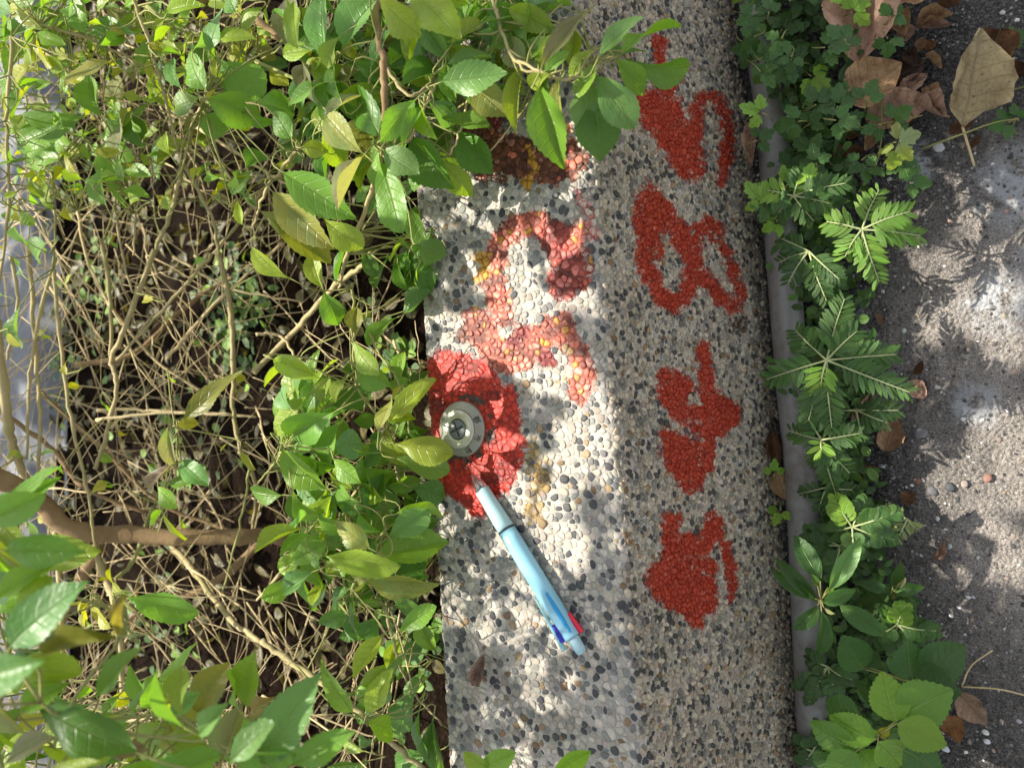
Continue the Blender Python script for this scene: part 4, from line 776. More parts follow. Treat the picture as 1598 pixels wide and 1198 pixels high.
# ------------------------------------------------------------------ weeds along the pipe and road edge
def weed(name, px, py, z, label, cat='weed', group='weeds growing along the pipe and wall foot'):
    return thing(name, PZ(px, py, z), label, cat, group)
def wire(parent, pts, r0, mat=M_GSTEM, name='stem', k=5, n=14):
    b = MB(); q = curve_pts(pts, n); b.tube(q, np.linspace(r0, r0 * 0.5, n), k=k); return b.build(name, mat, parent, offset=parent.location)
def zup(px, py, zb): return PZ(px, py, zb)
UPV = np.array([0, 0, 1.0])
def pinnate(parent, b_, t_, pairs, ll, lw, tint, meshes, droop=0.004, start=0.12, spread=1.05):
    b_ = np.array(b_); t_ = np.array(t_); mid = (b_ + t_) / 2 + UPV * droop; q = curve_pts([b_, mid, t_], 2 * pairs + 6)
    m_ = MB(); m_.tube(q, np.linspace(0.0008, 0.0004, len(q)), k=5); st = m_.build('frond', M_RACHIS, parent, offset=parent.location)
    # leaflets are pieces of the frond
    for k in range(pairs):
        t = start + (1 - start) * k / (pairs - 0.5); f = t * (len(q) - 1); i = min(int(f), len(q) - 2); p = q[i] + (q[i + 1] - q[i]) * (f - i); d = nrm(q[i + 1] - q[i])
        n0 = nrm(VIEWV * 0.7 + UPV * 0.5 + rng.normal(0, 0.12, 3)); sidev = nrm(np.cross(n0, d)); g = 1 - 0.45 * abs(t - 0.45) ** 1.3 * 2 * (1 if t > 0.45 else 0.5)
        for sg in (-1, 1):
            a = spread + rnd.uniform(-0.1, 0.1) - 0.35 * t; dd = d * math.cos(a) + sidev * sg * math.sin(a) + n0 * rnd.uniform(-0.12, 0.2)
            o = bpy.data.objects.new('leaflet', rnd.choice(meshes)); COL.objects.link(o); o.parent = st
            o.matrix_basis = frame(p - np.array(parent.location), dd, n0 + rng.normal(0, 0.12, 3), ll * g * rnd.uniform(0.9, 1.1), lw * g, ll)
            o.color = (*jit(TINTS[tint], rnd, 0.18), 0.08)
    return st
M_RACHIS = bark_material('pale_rachis', (0.40, 0.46, 0.22), (0.3, 0.32, 0.16))
S_ = 0.66 / FPX
def star_weed(px, py, tips, z, label, tint='m', pairs=12, ll=24, lw=10, meshes=None, zt=None, name='feathery_weed'):
    if meshes is None: lw *= 0.58; pairs = 11
    w = weed(name, px, py, ROAD_Z + 0.002, label); c = PZ(px, py, z)
    wire(w, [PZ(px + 8, py + 6, ROAD_Z), (PZ(px, py, ROAD_Z + (z - ROAD_Z) * 0.5)), c], 0.0011)
    for j, (tx, ty) in enumerate(tips):
        Lp = math.hypot(tx - px, ty - py); n = max(4, int(pairs * min(1.25, Lp / 85)))
        t = PZ(tx, ty, z + rnd.uniform(-0.02, 0.006)); tn = 'v' if (j == 0 and tint == 'm') else tint
        pinnate(w, c, t, n, ll * S_, lw * S_, tn, meshes or LG, start=0.22)
    return w
star_weed(1290, 562, [(1280, 612), (1196, 592), (1240, 514), (1318, 466), (1398, 553), (1420, 612), (1262, 656), (1298, 668), (1338, 516)], -0.115, 'large feathery weed shaped like a star spreading over the pipe beside the painted plus', ll=27, lw=11)
star_weed(1345, 358, [(1350, 398), (1372, 296), (1436, 368), (1318, 402), (1372, 440), (1420, 330), (1290, 346)], -0.112, 'feathery weed with bright green fronds at the road edge above the star-shaped weed', tint='g', ll=25, lw=10)
star_weed(1282, 686, [(1284, 706), (1232, 672), (1342, 676), (1276, 726), (1304, 770), (1326, 738), (1258, 640)], -0.13, 'feathery weed with a yellow-green heart just below the star-shaped weed', ll=22, lw=11)
star_weed(1238, 306, [(1186, 296), (1320, 286), (1258, 262), (1204, 350), (1270, 345), (1296, 318)], -0.12, 'feathery weed leaning on the wall foot under the lobed vine', ll=24, lw=11)
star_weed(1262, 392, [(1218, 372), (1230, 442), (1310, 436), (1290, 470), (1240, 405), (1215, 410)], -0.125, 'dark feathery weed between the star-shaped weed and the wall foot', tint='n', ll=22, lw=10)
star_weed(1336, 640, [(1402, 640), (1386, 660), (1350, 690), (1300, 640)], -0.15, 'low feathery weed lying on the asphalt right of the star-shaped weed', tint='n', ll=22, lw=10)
star_weed(1330, 822, [(1304, 776), (1352, 780), (1398, 800), (1396, 842), (1290, 830), (1336, 866)], -0.14, 'oval-leaved weed above the lance-leaved plant', ll=20, lw=14, meshes=LR, name='oval_leaved_weed')
star_weed(1312, 852, [(1252, 842), (1266, 826), (1300, 896), (1350, 870), (1330, 810), (1288, 884)], -0.15, 'dark oval-leaved weed behind the lance-leaved plant beside the pipe', tint='n', ll=20, lw=14, meshes=LR, name='oval_leaved_weed')
star_weed(1400, 974, [(1412, 946), (1462, 984), (1370, 990), (1396, 1018), (1440, 1000), (1420, 940), (1366, 950)], -0.15, 'oval-leaved weed with pale young leaves next to the small rosette on the asphalt', tint='m', ll=19, lw=14, meshes=LR, name='oval_leaved_weed')
star_weed(1292, 1040, [(1244, 1074), (1260, 1020), (1310, 1090), (1330, 1060), (1262, 1096)], -0.155, 'dark oval-leaved weed on the pipe above the broad-leaved plant', tint='n', ll=18, lw=14, meshes=LR, name='oval_leaved_weed')
star_weed(1268, 1172, [(1240, 1150), (1252, 1190), (1300, 1190), (1286, 1140)], -0.16, 'dark oval-leaved weed at the bottom of the pipe under the broad-leaved plant', tint='n', ll=18, lw=14, meshes=LR, name='oval_leaved_weed')
star_weed(1290, 760, [(1246, 770), (1300, 800), (1330, 764), (1278, 796)], -0.155, 'small dark feathery weed beside the curled brown leaf and the pipe', tint='n', ll=18, lw=10)
star_weed(1416, 810, [(1432, 826), (1380, 790), (1400, 842), (1380, 816)], -0.165, 'small pale feathery weed on the asphalt right of the oval-leaved weed', tint='p', ll=16, lw=8)

def rosette(name, px, py, z, leaves, label, meshes):
    w = weed(name, px, py, ROAD_Z + 0.002, label); wire(w, [PZ(px + 6, py + 4, ROAD_Z), PZ(px, py, z)], 0.0014)
    for bx, by, tx, ty, wd, c in leaves:
        b0 = PZ(bx, by, z + rnd.uniform(-0.004, 0.004)); t0_ = PZ(tx, ty, z + rnd.uniform(-0.012, 0.014)); sc = np.linalg.norm(CAM - b0) / FPX
        put_leaf(w, b0, t0_, wd * sc * (0.88 if meshes is LL else 1.1), c, meshes, nmix=(0.75, 0.1), tilt=0.18)
        wire(w, [PZ(px, py, z - 0.003), b0], 0.0007, n=4)
    return w
rosette('lance_leaved_plant', 1281, 936, -0.105, [(1276, 938, 1210, 870, 24, 'm'), (1272, 934, 1199, 888, 22, 'm'), (1280, 906, 1240, 834, 34, 'm'), (1294, 920, 1344, 840, 30, 'b'), (1284, 940, 1336, 922, 24, 'm'), (1310, 944, 1384, 993, 32, 'm'), (1276, 944, 1241, 988, 28, 'm'), (1282, 954, 1288, 1034, 26, 'm'), (1286, 948, 1302, 958, 8, 'p'), (1276, 914, 1268, 896, 12, 'd'), (1292, 916, 1300, 930, 12, 'v')], 'plant with long narrow leaves over the pipe beside the lowest red character', LL)
rosette('lance_leaved_plant', 1393, 920, -0.15, [(1390, 922, 1338, 907, 18, 'n'), (1393, 914, 1408, 878, 18, 'm'), (1396, 922, 1438, 918, 22, 'n'), (1390, 926, 1334, 944, 24, 'n'), (1396, 920, 1414, 902, 9, 'p'), (1393, 924, 1394, 938, 6, 'p'), (1398, 926, 1420, 938, 14, 'n')], 'small narrow-leaved rosette at the asphalt edge right of the lance-leaved plant', LL)
rosette('broad_leaved_plant', 1371, 1146, -0.085, [(1366, 1154, 1292, 1116, 38, 'v'), (1342, 1168, 1260, 1134, 42, 'g'), (1370, 1156, 1412, 1206, 42, 'v'), (1398, 1126, 1380, 1048, 46, 'v'), (1402, 1120, 1490, 1082, 58, 'g'), (1400, 1128, 1478, 1166, 44, 'v'), (1342, 1170, 1366, 1210, 38, 'v'), (1336, 1172, 1290, 1212, 44, 'g'), (1372, 1148, 1388, 1136, 12, 'Y'), (1368, 1148, 1360, 1138, 10, 'v'), (1410, 1170, 1470, 1212, 46, 'm'), (1342, 1118, 1284, 1094, 40, 'm'), (1300, 1180, 1274, 1198, 40, 'm')], 'broad-leaved bright green plant at the bottom edge right of the pipe', LB)
rosette('broad_leaved_plant', 1424, 1064, -0.125, [(1424, 1060, 1421, 1008, 46, 'm'), (1434, 1056, 1514, 1014, 60, 'm'), (1430, 1064, 1494, 1086, 54, 'n'), (1350, 1044, 1316, 992, 44, 'm'), (1352, 1040, 1372, 1018, 26, 'm'), (1366, 1084, 1330, 1072, 40, 'n')], 'darker broad-leaved plant with pointed leaves just above the bright green one', LB)

# lobed vine at the top right
vine = weed('lobed_vine', 1300, 180, ROAD_Z, 'creeping vine with lobed three-part leaves spreading over the pipe onto the asphalt', 'vine')
def trifoliate(px, py, z, size, ang, tint):
    c = PZ(px, py, z); sc = np.linalg.norm(CAM - c) / FPX
    for da, f in ((0, 1.0), (1.15, 0.8), (-1.15, 0.8)):
        a = ang + da + rnd.uniform(-0.15, 0.15); L = size * f; e0 = PZ(px + 5 * math.cos(a), py + 5 * math.sin(a), z); e1 = PZ(px + L * math.cos(a), py + L * math.sin(a), z + rnd.uniform(-0.008, 0.006))
        put_leaf(vine, e0, e1, L * 0.66 * sc, tint, LJ, nmix=(0.8, 0.1), tilt=0.22, disc=0.35 if tint in 'yp' else 0.05)
    st = [c, PZ(px - 14 * math.cos(ang) + rnd.uniform(-6, 6), py - 14 * math.sin(ang), z - 0.015), PZ(px - 26 * math.cos(ang) + rnd.uniform(-14, 14), py - 26 * math.sin(ang) + rnd.uniform(-8, 8), ROAD_Z + 0.004)]
    wire(vine, st, 0.0006, n=7)
for q in [(1388, 30, -0.15, 36, -0.9, 'm'), (1385, 60, -0.15, 34, 1.5, 'm'), (1352, 155, -0.14, 36, -1.2, 'm'), (1392, 190, -0.15, 40, -0.6, 'm'), (1372, 195, -0.155, 32, 2.8, 'm'), (1398, 222, -0.14, 42, -0.35, 'p'), (1400, 230, -0.14, 40, 1.9, 'y'), (1420, 282, -0.155, 36, 0.2, 'm'), (1404, 250, -0.15, 38, 1.2, 'm'), (1345, 250, -0.15, 30, 2.5, 'n'), (1350, 262, -0.15, 32, 0.4, 'm'), (1580, 62, -0.185, 26, -0.6, 'm'), (1574, 190, -0.185, 34, 2.9, 'm'), (1585, 185, -0.185, 24, -1.6, 'm'), (1212, 345, -0.13, 30, 2.4, 'v'), (1262, 285, -0.12, 34, -1.5, 'v'), (1220, 60, -0.12, 36, 2.2, 'm'), (1208, 740, -0.17, 24, -1.5, 'v'), (1218, 795, -0.17, 28, 2.0, 'v'), (1300, 430, -0.13, 28, 0.6, 'm')]: trifoliate(*q)
for _ in range(62):
    y = rnd.uniform(-30, 320); x = rnd.uniform(1155 + y * 0.09, 1330 - max(0, y - 200) * 0.3)
    if 1185 < x < 1240 and 180 < y < 250: continue
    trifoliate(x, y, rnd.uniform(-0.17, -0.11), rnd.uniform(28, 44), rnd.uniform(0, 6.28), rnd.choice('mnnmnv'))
for pts in [[(1240, 240), (1320, 205), (1400, 190), (1440, 180)], [(1210, 60), (1240, 160), (1300, 260), (1360, 262)], [(1440, 232), (1500, 210), (1550, 192), (1590, 185)], [(1516, 153), (1560, 146), (1610, 132)], [(1568, 146), (1566, 110), (1582, 80)], [(1280, 0), (1240, 90), (1246, 170)], [(1340, 300), (1372, 240), (1376, 140)], [(1200, 250), (1208, 330), (1214, 400)]]:
    wire(vine, [PZ(x, y, ROAD_Z + 0.012 + rnd.uniform(0, 0.02)) for x, y in pts], 0.0009, M_GSTEM)
# low undergrowth between the plants
ug = MB(); vs, fs, uv = LOWR
for _ in range(2700):
    y = rnd.uniform(-60, 1260); c = np.interp(y, [0, 300, 600, 900, 1200], [1240, 1270, 1290, 1330, 1330]); x = rnd.gauss(c, 38)
    lo = np.interp(y, [0, 400, 800, 1200], [1150, 1196, 1232, 1252]); hi_ = np.interp(y, [0, 300, 500, 700, 900, 1200], [1350, 1360, 1370, 1350, 1440, 1480])
    if x < lo or x > hi_: continue
    pipe_x = np.interp(y, [0, 180, 400, 600, 760, 1000, 1200], [1178, 1204, 1221, 1237, 1252, 1263, 1272])
    if abs(x - pipe_x) < 26 and not (y < 160 or 260 < y < 400 or 540 < y < 620 or 830 < y < 900) and rnd.random() < 0.85: continue
    q = PZ(x, y, ROAD_Z + rnd.uniform(0.004, 0.04))
    M = np.array(frame(q, rng.normal(0, 1, 3) * (1, 1, 0.3), UPV + rng.normal(0, 0.4, 3), rnd.uniform(0.006, 0.012), rnd.uniform(0.004, 0.0075)))
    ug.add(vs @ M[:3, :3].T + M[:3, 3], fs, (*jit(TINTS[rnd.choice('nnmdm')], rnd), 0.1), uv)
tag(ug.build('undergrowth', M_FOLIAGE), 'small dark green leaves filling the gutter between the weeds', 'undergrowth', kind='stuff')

# ------------------------------------------------------------------ dry leaves, twig, stones on the road
def dry_mesh(kind, curl, fold, wave, seed, rows=18, cols=8, roll=0.0):
    r = random.Random(seed); t = np.linspace(0, 1, rows + 1); fine = np.linspace(0.001, 0.999, 100)
    w = leaf_profile(kind, t) / leaf_profile(kind, fine).max() * 0.5; w = np.maximum(w, 0.01); w[-1] = 0.003
    cc = np.linspace(-1, 1, cols + 1); vs = []; uv = []
    for i in range(rows + 1):
        for c in cc:
            edge = 1 + (0.12 * (r.random() - 0.5) if abs(c) > 0.99 else 0); y = c * w[i] * edge
            z = fold * abs(c) * w[i] + curl * (t[i] - 0.5) ** 2 + wave * abs(c) * math.sin(t[i] * 9 + seed + 2 * c) + roll * (abs(c) * w[i]) ** 2 * 3 + r.uniform(-0.012, 0.012) + 0.05 * math.sin(t[i] * 17 + 5 * c + seed)  * abs(c)
            vs.append((t[i], y * (1 - 0.35 * min(1, roll) * abs(c)), z)); uv.append((t[i], 0.5 + c * w[i]))
    n = cols + 1; f = [(i * n + j, (i + 1) * n + j, (i + 1) * n + j + 1, i * n + j + 1) for i in range(rows) for j in range(cols)]
    return vs, f, uv
def dry_leaf(bx, by, tx, ty, w, col, label, kind='broad', z=0.004, curl=0.3, fold=0.3, wave=0.055, roll=0.3, ground=ROAD_Z, n=None, petiole=None, seed=None, zt=None):
    b0 = PZ(bx, by, ground + z); t0_ = PZ(tx, ty, ground + (zt if zt is not None else z)); sc = np.linalg.norm(CAM - b0) / FPX
    o = thing('dry_leaf', b0, label, 'dry leaf', 'dry fallen leaves')
    vs, f, uv = dry_mesh(kind, curl, fold, wave, seed or rnd.randrange(999), roll=roll); L = np.linalg.norm(t0_ - b0)
    nrmv = np.array(n) if n is not None else UPV + VIEWV * 0.5 + rng.normal(0, 0.12, 3)
    m_ = MB(); M = np.array(frame((0, 0, 0), t0_ - b0, nrmv, L, w * sc * 1.1, L)); m_.add(np.array(vs) @ M[:3, :3].T, f, uv=uv)
    bl = m_.build('blade', M_DRY, o); bl.color = (*col, 1)
    if petiole is not None:
        c = MB(); c.tube(curve_pts([(0, 0, 0.0004), (PZ(petiole[0] * 0.5 + bx * 0.5, petiole[1] * 0.5 + by * 0.5, ground + z * 0.7) - b0), PZ(*petiole, ground + 0.003) - b0], 8), 0.0010, k=6); c.build('petiole', M_TWIG, o)
    return o
PINK = (0.52, 0.335, 0.24); TAN = (0.50, 0.32, 0.17); KH = (0.42, 0.34, 0.19); BR = (0.17, 0.085, 0.04); OR = (0.30, 0.14, 0.05); DK = (0.09, 0.055, 0.04)
dry_leaf(1340, 110, 1330, -40, 92, PINK, 'large pinkish brown leaf under the vine at the top edge of the photo', curl=0.5, fold=0.9, wave=0.1, z=0.02, seed=4)
dry_leaf(1322, 160, 1408, 100, 66, TAN, 'broad tan leaf just below the large pinkish leaf', z=0.022, curl=0.3, seed=5)
dry_leaf(1352, 190, 1458, 156, 52, PINK, 'pale folded leaf under the broad tan leaf', z=0.014, seed=6)
dry_leaf(1502, 198, 1530, 44, 74, KH, 'big khaki leaf with its stalk pointing down, standing out on the asphalt', kind='elliptic', z=0.018, zt=0.05, fold=0.4, curl=0.1, petiole=(1520, 258), seed=7, wave=0.03, n=VIEWV + UPV * 0.6)
dry_leaf(1528, 130, 1560, 50, 60, BR, 'curled dark brown leaf tucked behind the big khaki leaf', kind='round', z=0.012, curl=0.5, roll=0.9, seed=8)
dry_leaf(1572, 132, 1590, 98, 26, BR, 'small curled brown leaf at the right edge beside the vine tendril', kind='round', z=0.006, curl=0.6, roll=0.9, seed=9)
dry_leaf(1402, 120, 1444, 96, 34, DK, 'dark grey-brown shrivelled leaf beside the broad tan leaf', z=0.012, wave=0.08, seed=10)
dry_leaf(1404, 150, 1448, 116, 24, PINK, 'narrow pinkish leaf right of the broad tan leaf', z=0.012, seed=11)
dry_leaf(1430, 40, 1488, 22, 22, TAN, 'rolled tan leaf at the top of the leaf pile', z=0.014, roll=0.9, seed=12)
dry_leaf(1428, 44, 1486, 40, 18, PINK, 'narrow pinkish leaf lying under the rolled tan leaf', z=0.01, roll=0.6, seed=13)
dry_leaf(1396, 4, 1470, -14, 34, TAN, 'tan leaf cut off by the top edge of the photo', z=0.012, seed=14)
dry_leaf(1398, 58, 1430, 44, 26, PINK, 'crumpled pale leaf beside the lobed leaflets of the vine', z=0.012, wave=0.1, seed=15)
dry_leaf(1430, 84, 1442, 58, 16, TAN, 'small twisted beige leaf above the tiny orange leaf', z=0.008, wave=0.1, roll=0.8, seed=16)
dry_leaf(1442, 76, 1462, 66, 14, OR, 'tiny orange leaf lying alone on the asphalt near the leaf pile', z=0.004, seed=17)
dry_leaf(1444, 86, 1470, 108, 12, TAN, 'thin curled tan leaf strip left of the big khaki leaf', z=0.006, wave=0.06, seed=18)
dry_leaf(1400, 132, 1420, 118, 20, OR, 'small orange leaf under the dark shrivelled leaf', z=0.006, seed=19)
dry_leaf(1480, 208, 1522, 190, 16, BR, 'reddish brown leaf fragment under the stalk of the big khaki leaf', z=0.004, wave=0.08, seed=20)
dry_leaf(1514, 232, 1532, 212, 10, BR, 'dark red leaf fragment right of the khaki leaf stalk', z=0.003, seed=21)
dry_leaf(1300, 262, 1352, 232, 34, BR, 'dark brown leaf shaded under the yellowing vine leaves', z=0.008, seed=22)
dry_leaf(1316, 214, 1340, 190, 30, OR, 'orange brown leaf half hidden left of the yellowing vine leaves', z=0.008, seed=23)
dry_leaf(1380, 704, 1398, 646, 34, (0.33, 0.2, 0.11), 'pointed light brown leaf lying alone on dark asphalt right of the weeds', z=0.006, curl=0.1, seed=24)
dry_leaf(1334, 676, 1362, 610, 26, PINK, 'long folded brown leaf under the star-shaped weed', z=0.012, roll=0.7, seed=25)
dry_leaf(1340, 662, 1374, 648, 22, BR, 'dark brown curled leaf beside the long folded brown leaf', z=0.008, roll=0.6, seed=26)
dry_leaf(1416, 596, 1446, 622, 26, PINK, 'pinkish leaf at the tip of the star-shaped weed', z=0.006, seed=27)
dry_leaf(1426, 584, 1440, 562, 14, BR, 'small upright red-brown leaf above the pinkish leaf', z=0.006, roll=0.7, seed=28)
dry_leaf(1212, 734, 1226, 780, 30, TAN, 'curled tan leaf lodged between the wall foot and the pipe', z=0.012, roll=0.5, seed=29)
dry_leaf(1206, 670, 1216, 730, 24, BR, 'dark brown leaf wedged upright above the tan one at the wall foot', z=0.01, roll=0.6, seed=30)
dry_leaf(1330, 738, 1366, 726, 18, OR, 'small orange-brown leaf on the gutter soil below the yellow-hearted weed', z=0.005, roll=0.5, seed=31)
dry_leaf(1494, 1078, 1540, 1130, 32, (0.36, 0.24, 0.16), 'pale brown leaf beside the forked dry twig', z=0.006, curl=0.2, seed=32)
dry_leaf(1504, 1124, 1464, 1132, 36, OR, 'orange-brown leaf next to the broad-leaved plant', z=0.006, curl=0.3, roll=0.4, seed=33)
dry_leaf(1456, 870, 1474, 842, 12, PINK, 'narrow pale leaf on the asphalt above the sunlit patch', z=0.004, roll=0.7, seed=34)
dry_leaf(1408, 782, 1428, 768, 20, BR, 'spiky red-brown leaf at the asphalt edge near the dark stone', z=0.006, wave=0.1, seed=35)
dry_leaf(1176, 190, 1174, 262, 20, PINK, 'long pinkish leaf stuck against the wall foot below the vine', z=0.03, roll=0.5, seed=36)
dry_leaf(1366, 490, 1376, 510, 10, PINK, 'tiny pinkish leaf on the asphalt above the star-shaped weed', z=0.003, roll=0.6, seed=37)
for q in [(1412, 62, 1380, 20, 30, TAN, 'curled tan leaf between the large pinkish leaf and the crumpled pale leaf'), (1420, 176, 1392, 214, 30, OR, 'warm brown leaf folded under the yellowing leaves of the vine'), (1462, 18, 1500, 2, 18, BR, 'dark narrow leaf at the very top beside the tan leaf cut off by the edge'), (1440, 140, 1470, 176, 22, TAN, 'curled tan leaf pointing towards the stalk of the big khaki leaf'), (1378, 200, 1350, 236, 26, TAN, 'tan leaf half buried in the vine below the pale folded leaf'), (1410, 84, 1432, 108, 22, DK, 'dark curled leaf left of the small twisted beige leaf'), (1348, 0, 1380, -22, 36, OR, 'orange brown leaf poking in at the top edge above the large pinkish leaf'), (1424, 160, 1480, 190, 20, PINK, 'long pale curled leaf along the lower right of the leaf pile')]:
    dry_leaf(*q, z=0.013, curl=0.6, roll=0.7, wave=0.1)
dry_leaf(744, 1070, 756, 1020, 24, (0.40, 0.27, 0.2), 'small pale brown leaf lying on the wall top below the pen', kind='oblong', z=0.003, ground=0.001, curl=0.1, roll=0.6, seed=38)
tw_ = thing('dry_twig', PZ(1501, 1071, ROAD_Z + 0.004), 'thin forked beige twig lying on the shaded asphalt at the lower right', 'twig')
b = MB(); b.tube(curve_pts([PZ(1620, 1090, ROAD_Z + 0.004), PZ(1560, 1075, ROAD_Z + 0.006), PZ(1501, 1071, ROAD_Z + 0.004)], 12), 0.0006, k=6); b.build('stalk', M_TWIG, tw_, offset=tw_.location)
b = MB(); b.tube(curve_pts([PZ(1501, 1070, ROAD_Z + 0.004), PZ(1516, 1038, ROAD_Z + 0.008), PZ(1549, 1014, ROAD_Z + 0.006)], 12), 0.0006, k=6); b.build('fork', M_TWIG, tw_, offset=tw_.location)
def stone_verts(r, sx, sy, sz):
    import bmesh
    bm = bmesh.new(); bmesh.ops.create_icosphere(bm, subdivisions=2, radius=1); v = np.array([x.co[:] for x in bm.verts]); f = [tuple(y.index for y in q.verts) for q in bm.faces]; bm.free()
    d = np.array([r.uniform(0.82, 1.15) for _ in v]); d = d * 0.5 + 0.5; pl_ = [nrm([r.gauss(0, 1) for _ in range(3)]) for _ in range(5)]
    v = v * d[:, None]
    for p in pl_:
        h_ = v @ p; v = v - np.maximum(h_ - 0.78, 0)[:, None] * p
    return v * (sx, sy, sz), f
def stone_mat(): 
    t = NT('stone'); tc = t.n('ShaderNodeTexCoord').outputs['Object']; oi = t.n('ShaderNodeObjectInfo'); n = t.noise(tc, 500, 5, 0.7)
    t.l(t.mix(1.0, oi.outputs['Color'], t.ramp(n, [(0.3, (0.7,) * 3), (0.7, (1.2,) * 3)]), 'MULTIPLY'), t.b.inputs['Base Color']); t.b.inputs['Roughness'].default_value = 0.7; t.bump(n, 0.4, 0.0008); return t.m
M_STONE = stone_mat()
for px, py, rp, c, lb in [(1483, 760, 8, (0.06, 0.065, 0.07), 'rounded dark slate stone on the asphalt at the shade edge'), (1455, 766, 8, (0.11, 0.11, 0.115), 'flat mid-grey stone left of the dark slate stone'), (1423, 757, 4, (0.7, 0.7, 0.68), 'tiny round white stone near the weeds'), (1432, 750, 6, (0.24, 0.11, 0.07), 'small reddish brick chip beside the tiny white stone'), (1436, 676, 11, (0.17, 0.16, 0.16), 'angular grey stone right of the pointed light brown leaf'), (1541, 746, 7, (0.26, 0.14, 0.10), 'pink brick chip in the sunlit dust'), (1505, 755, 6, (0.3, 0.25, 0.22), 'small tan stone right of the dark slate stone'), (1476, 1168, 6, (0.6, 0.64, 0.68), 'pale bluish stone at the bottom edge beside the broad leaves'), (1538, 1142, 5, (0.66, 0.65, 0.62), 'white stone below the pale brown leaf'), (1540, 1156, 5, (0.62, 0.61, 0.6), 'second white stone, just under the first below the pale brown leaf'), (1484, 960, 4, (0.66, 0.65, 0.63), 'single white chip on the dark asphalt right of the oval-leaved weed'), (1465, 230, 9, (0.5, 0.5, 0.49), 'chalky white lump on the asphalt below the vine runner')]:
    p = PZ(px, py, ROAD_Z + 0.0012); s = rp * 0.52 / FPX; r = random.Random(px)
    v, f = stone_verts(r, s * 1.2, s, s * 0.45); b = MB(); b.add(v, f); o = b.build('stone', M_STONE); o.location = tuple(p); o.rotation_euler = (0, 0, r.uniform(0, 6)); o.color = (*c, 1); tag(o, lb, 'stone', 'small stones on the asphalt')
gr = MB()
svs = [stone_verts(random.Random(k), 1, 0.85, 0.6) for k in range(4)]
import bmesh
def chip(r):
    bm = bmesh.new(); bmesh.ops.create_icosphere(bm, subdivisions=1, radius=1); v = np.array([x.co[:] for x in bm.verts]); f = [tuple(y.index for y in q.verts) for q in bm.faces]; bm.free()
    return v * np.array([r.uniform(0.65, 1.25) for _ in v])[:, None] * (1, 0.8, 0.55), f
chips = [chip(random.Random(k)) for k in range(6)]
for _ in range(9000):
    x = rnd.uniform(-0.19, 0.2); y = rnd.uniform(-0.45, 0.45); s = rnd.choice([0.0005, 0.0006, 0.0008, 0.001, 0.0014, 0.002]) * rnd.uniform(0.7, 1.2); v, f = rnd.choice(chips); a = rnd.uniform(0, 6.28)
    ca, sa = math.cos(a), math.sin(a); v = v * s; v = np.stack([v[:, 0] * ca - v[:, 1] * sa, v[:, 0] * sa + v[:, 1] * ca, v[:, 2]], 1) + (x, y, float(road_z(np.array([x]), np.array([y]))[0]) + 0.0002)
    c = rnd.choice([(0.5, 0.48, 0.45), (0.045, 0.045, 0.045), (0.06, 0.058, 0.055), (0.08, 0.076, 0.072), (0.16, 0.145, 0.13), (0.28, 0.22, 0.17), (0.13, 0.12, 0.115)]); gr.add(v, f, (*jit(c, rnd, 0.25), 1))
t = NT('gravel_chips'); at = t.n('ShaderNodeAttribute', _attribute_name='tint'); t.l(at.outputs['Color'], t.b.inputs['Base Color']); t.b.inputs['Roughness'].default_value = 0.8
tag(gr.build('gravel', t.m, smooth=False), 'fine loose gravel and white chips scattered over the asphalt', 'gravel', kind='stuff')

# ------------------------------------------------------------------ overhanging greenery out of frame that dapples the light

SH = {}
def at_sun(px, py, z, s): return PZ(px, py, z) + SUN * s
# taller tops of the hedge shrubs, standing between the sun and the wall
def crown(parent, targets, z, smin, smax, per, size, tints='gvdy'):
    b = MB(); loc = np.array(parent.location); vs, fs, uv = LOW; pts = []
    for px, py, rp, cnt in targets:
        for _ in range(cnt):
            s = rnd.uniform(smin, smax); q = at_sun(px + rnd.gauss(0, rp), py + rnd.gauss(0, rp), z, s); pts.append(q)
            d = nrm(rng.normal(0, 1, 3) * (1, 1, 0.6)); n = nrm(SUN + rng.normal(0, 0.5, 3)); L = size * rnd.uniform(0.7, 1.3)
            M = np.array(frame(q - loc, d, n, L, L * rnd.uniform(0.42, 0.6))); b.add(vs @ M[:3, :3].T + M[:3, 3], fs, (*jit(TINTS[rnd.choice(tints)], rnd), 0.2), uv)
    o = b.build('crown', M_FOLIAGE, parent); o['kind'] = 'stuff'; return pts
def stems_to(parent, base, pts, n, r0, mat, name='stem'):
    for q in rnd.sample(pts, min(n, len(pts))):
        b0 = np.array(base) + rng.normal(0, 0.02, 3) * (1, 1, 0); mid = np.array([b0[0] - 0.02, b0[1] * 0.8 + q[1] * 0.2, 0.26]); b = MB(); b.tube(curve_pts([b0, mid, q], 14), np.linspace(r0, r0 * 0.4, 14), k=6); b.build(name, mat, parent, offset=parent.location)
TA = [(690, 320, 30, 3), (730, 400, 30, 2), (700, 500, 26, 3), (840, 300, 22, 1), (830, 430, 24, 1), (720, 470, 20, 2), (880, 480, 22, 2)]
TB = [(820, 620, 24, 4), (850, 670, 22, 3), (790, 600, 20, 2), (700, 690, 26, 2), (750, 640, 20, 1), (720, 840, 24, 3), (690, 900, 18, 2), (860, 760, 14, 1), (790, 700, 20, 2), (760, 830, 20, 2)]
TD = [(740, 1000, 26, 2), (840, 980, 22, 1), (940, 1030, 24, 2), (720, 1090, 34, 4), (800, 1120, 40, 5), (890, 1090, 36, 3), (960, 1120, 34, 3), (760, 1180, 36, 4), (900, 1180, 36, 4), (850, 1040, 20, 2), (990, 1190, 30, 4), (700, 1010, 20, 2)]
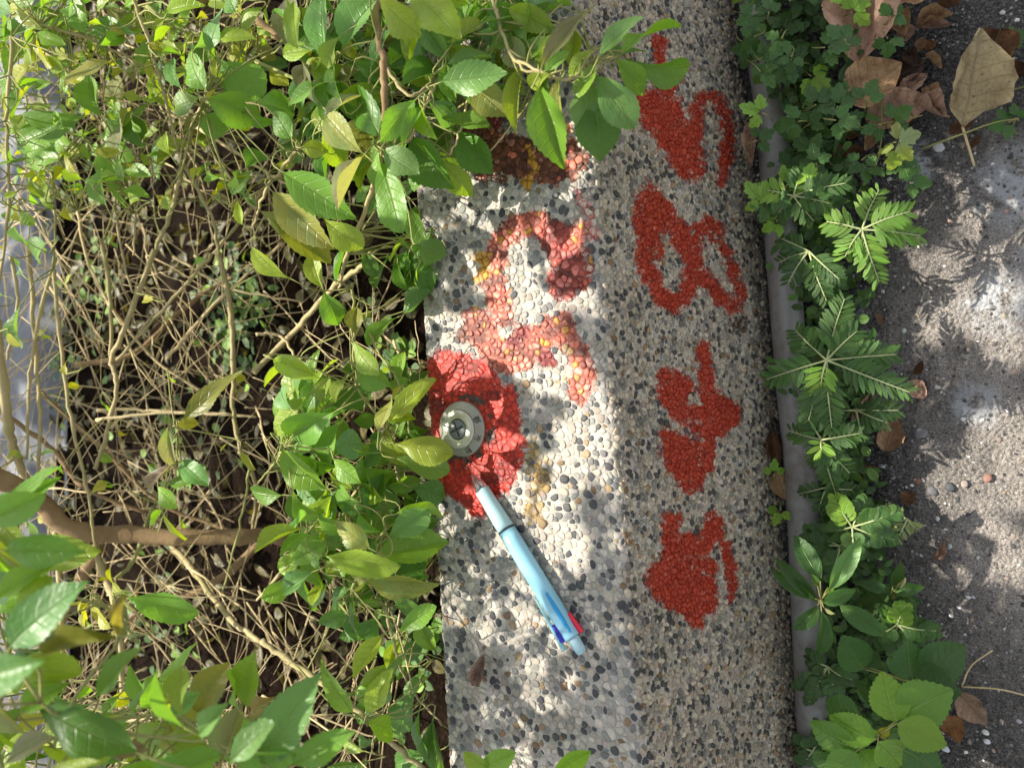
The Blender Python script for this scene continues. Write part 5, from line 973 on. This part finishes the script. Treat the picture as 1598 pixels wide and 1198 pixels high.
pA = crown(shA, TA, 0, 0.46, 0.68, 1, 0.034); stems_to(shA, (-0.66, 0.78, SOIL_Z), pA, 4, 0.0035, M_STEM)
pB = crown(shB, TB, 0, 0.46, 0.62, 1, 0.028); stems_to(shB, (-0.68, -0.74, SOIL_Z), pB, 4, 0.003, M_STEM)
pD = crown(shD, TD, 0, 0.46, 0.66, 1, 0.032); stems_to(shD, (-0.72, -0.80, SOIL_Z), pD, 5, 0.0035, M_STEM)
# a tree leaning over from behind the hedge; its leaves dapple the asphalt
tree = thing('tree', (-3.3, 0.5, -0.1), 'leafy tree behind the hedge whose branches throw dappled shade on the asphalt', 'tree')
LIT = [(1540, 440, 92, 100), (1570, 720, 100, 105), (1500, 690, 34, 40), (1480, 800, 26, 70), (1575, 880, 62, 62), (1600, 290, 34, 46), (1496, 420, 28, 40), (1530, 330, 18, 22), (1515, 985, 17, 14), (1552, 980, 12, 10), (1566, 1175, 18, 16), (1466, 290, 16, 16)]
tb = MB(); tl = np.array(tree.location); vs, fs, uv = LOW; tpts = []
def tree_leaf(px, py, z, s, size):
    q = at_sun(px, py, z, s); tpts.append(q); d = nrm(rng.normal(0, 1, 3) * (1, 1, 0.5)); n = nrm(SUN + rng.normal(0, 0.4, 3)); L = size * rnd.uniform(0.75, 1.3)
    M = np.array(frame(q - tl, d, n, L, L * rnd.uniform(0.45, 0.6))); tb.add(vs @ M[:3, :3].T + M[:3, 3], fs, (*jit(TINTS[rnd.choice('gdv')], rnd), 0.1), uv)
for gx in range(1428, 1690, 20):
    for gy in range(-80, 1290, 20):
        x, y = gx + rnd.uniform(-10, 10), gy + rnd.uniform(-10, 10)
        if any(((x - a) / (c + 42)) ** 2 + ((y - b_) / (d_ + 40)) ** 2 < 1.0 for a, b_, c, d_ in LIT): continue
        if rnd.random() < 0.2: continue
        tree_leaf(x, y, ROAD_Z, rnd.uniform(1.35, 1.9), 0.036)
for gx in range(-30, 120, 16):
    for gy in range(-100, 1300, 26):
        if rnd.random() < 0.5: tree_leaf(gx + rnd.uniform(-8, 8), gy + rnd.uniform(-12, 12), -0.09, rnd.uniform(1.5, 2.0), 0.07)
o = tb.build('crown', M_FOLIAGE, tree); o['kind'] = 'stuff'
b = MB(); b.tube(curve_pts([(-3.3, 0.5, -0.15), (-3.2, 0.45, 0.8), (-2.9, 0.35, 1.5), (-2.4, 0.25, 1.9)], 24), np.linspace(0.09, 0.035, 24), k=12, bump=0.05); b.build('trunk', M_BARK, tree, offset=tree.location)
for q in rnd.sample(tpts, 26):
    b = MB(); p0 = np.array((-2.6, 0.29, 1.75)) + rng.normal(0, 0.05, 3); b.tube(curve_pts([p0, p0 * 0.5 + q * 0.5 + (0, 0, 0.12), q], 12), np.linspace(0.008, 0.0018, 12), k=6); b.build('limb', M_BARK, tree, offset=tree.location)
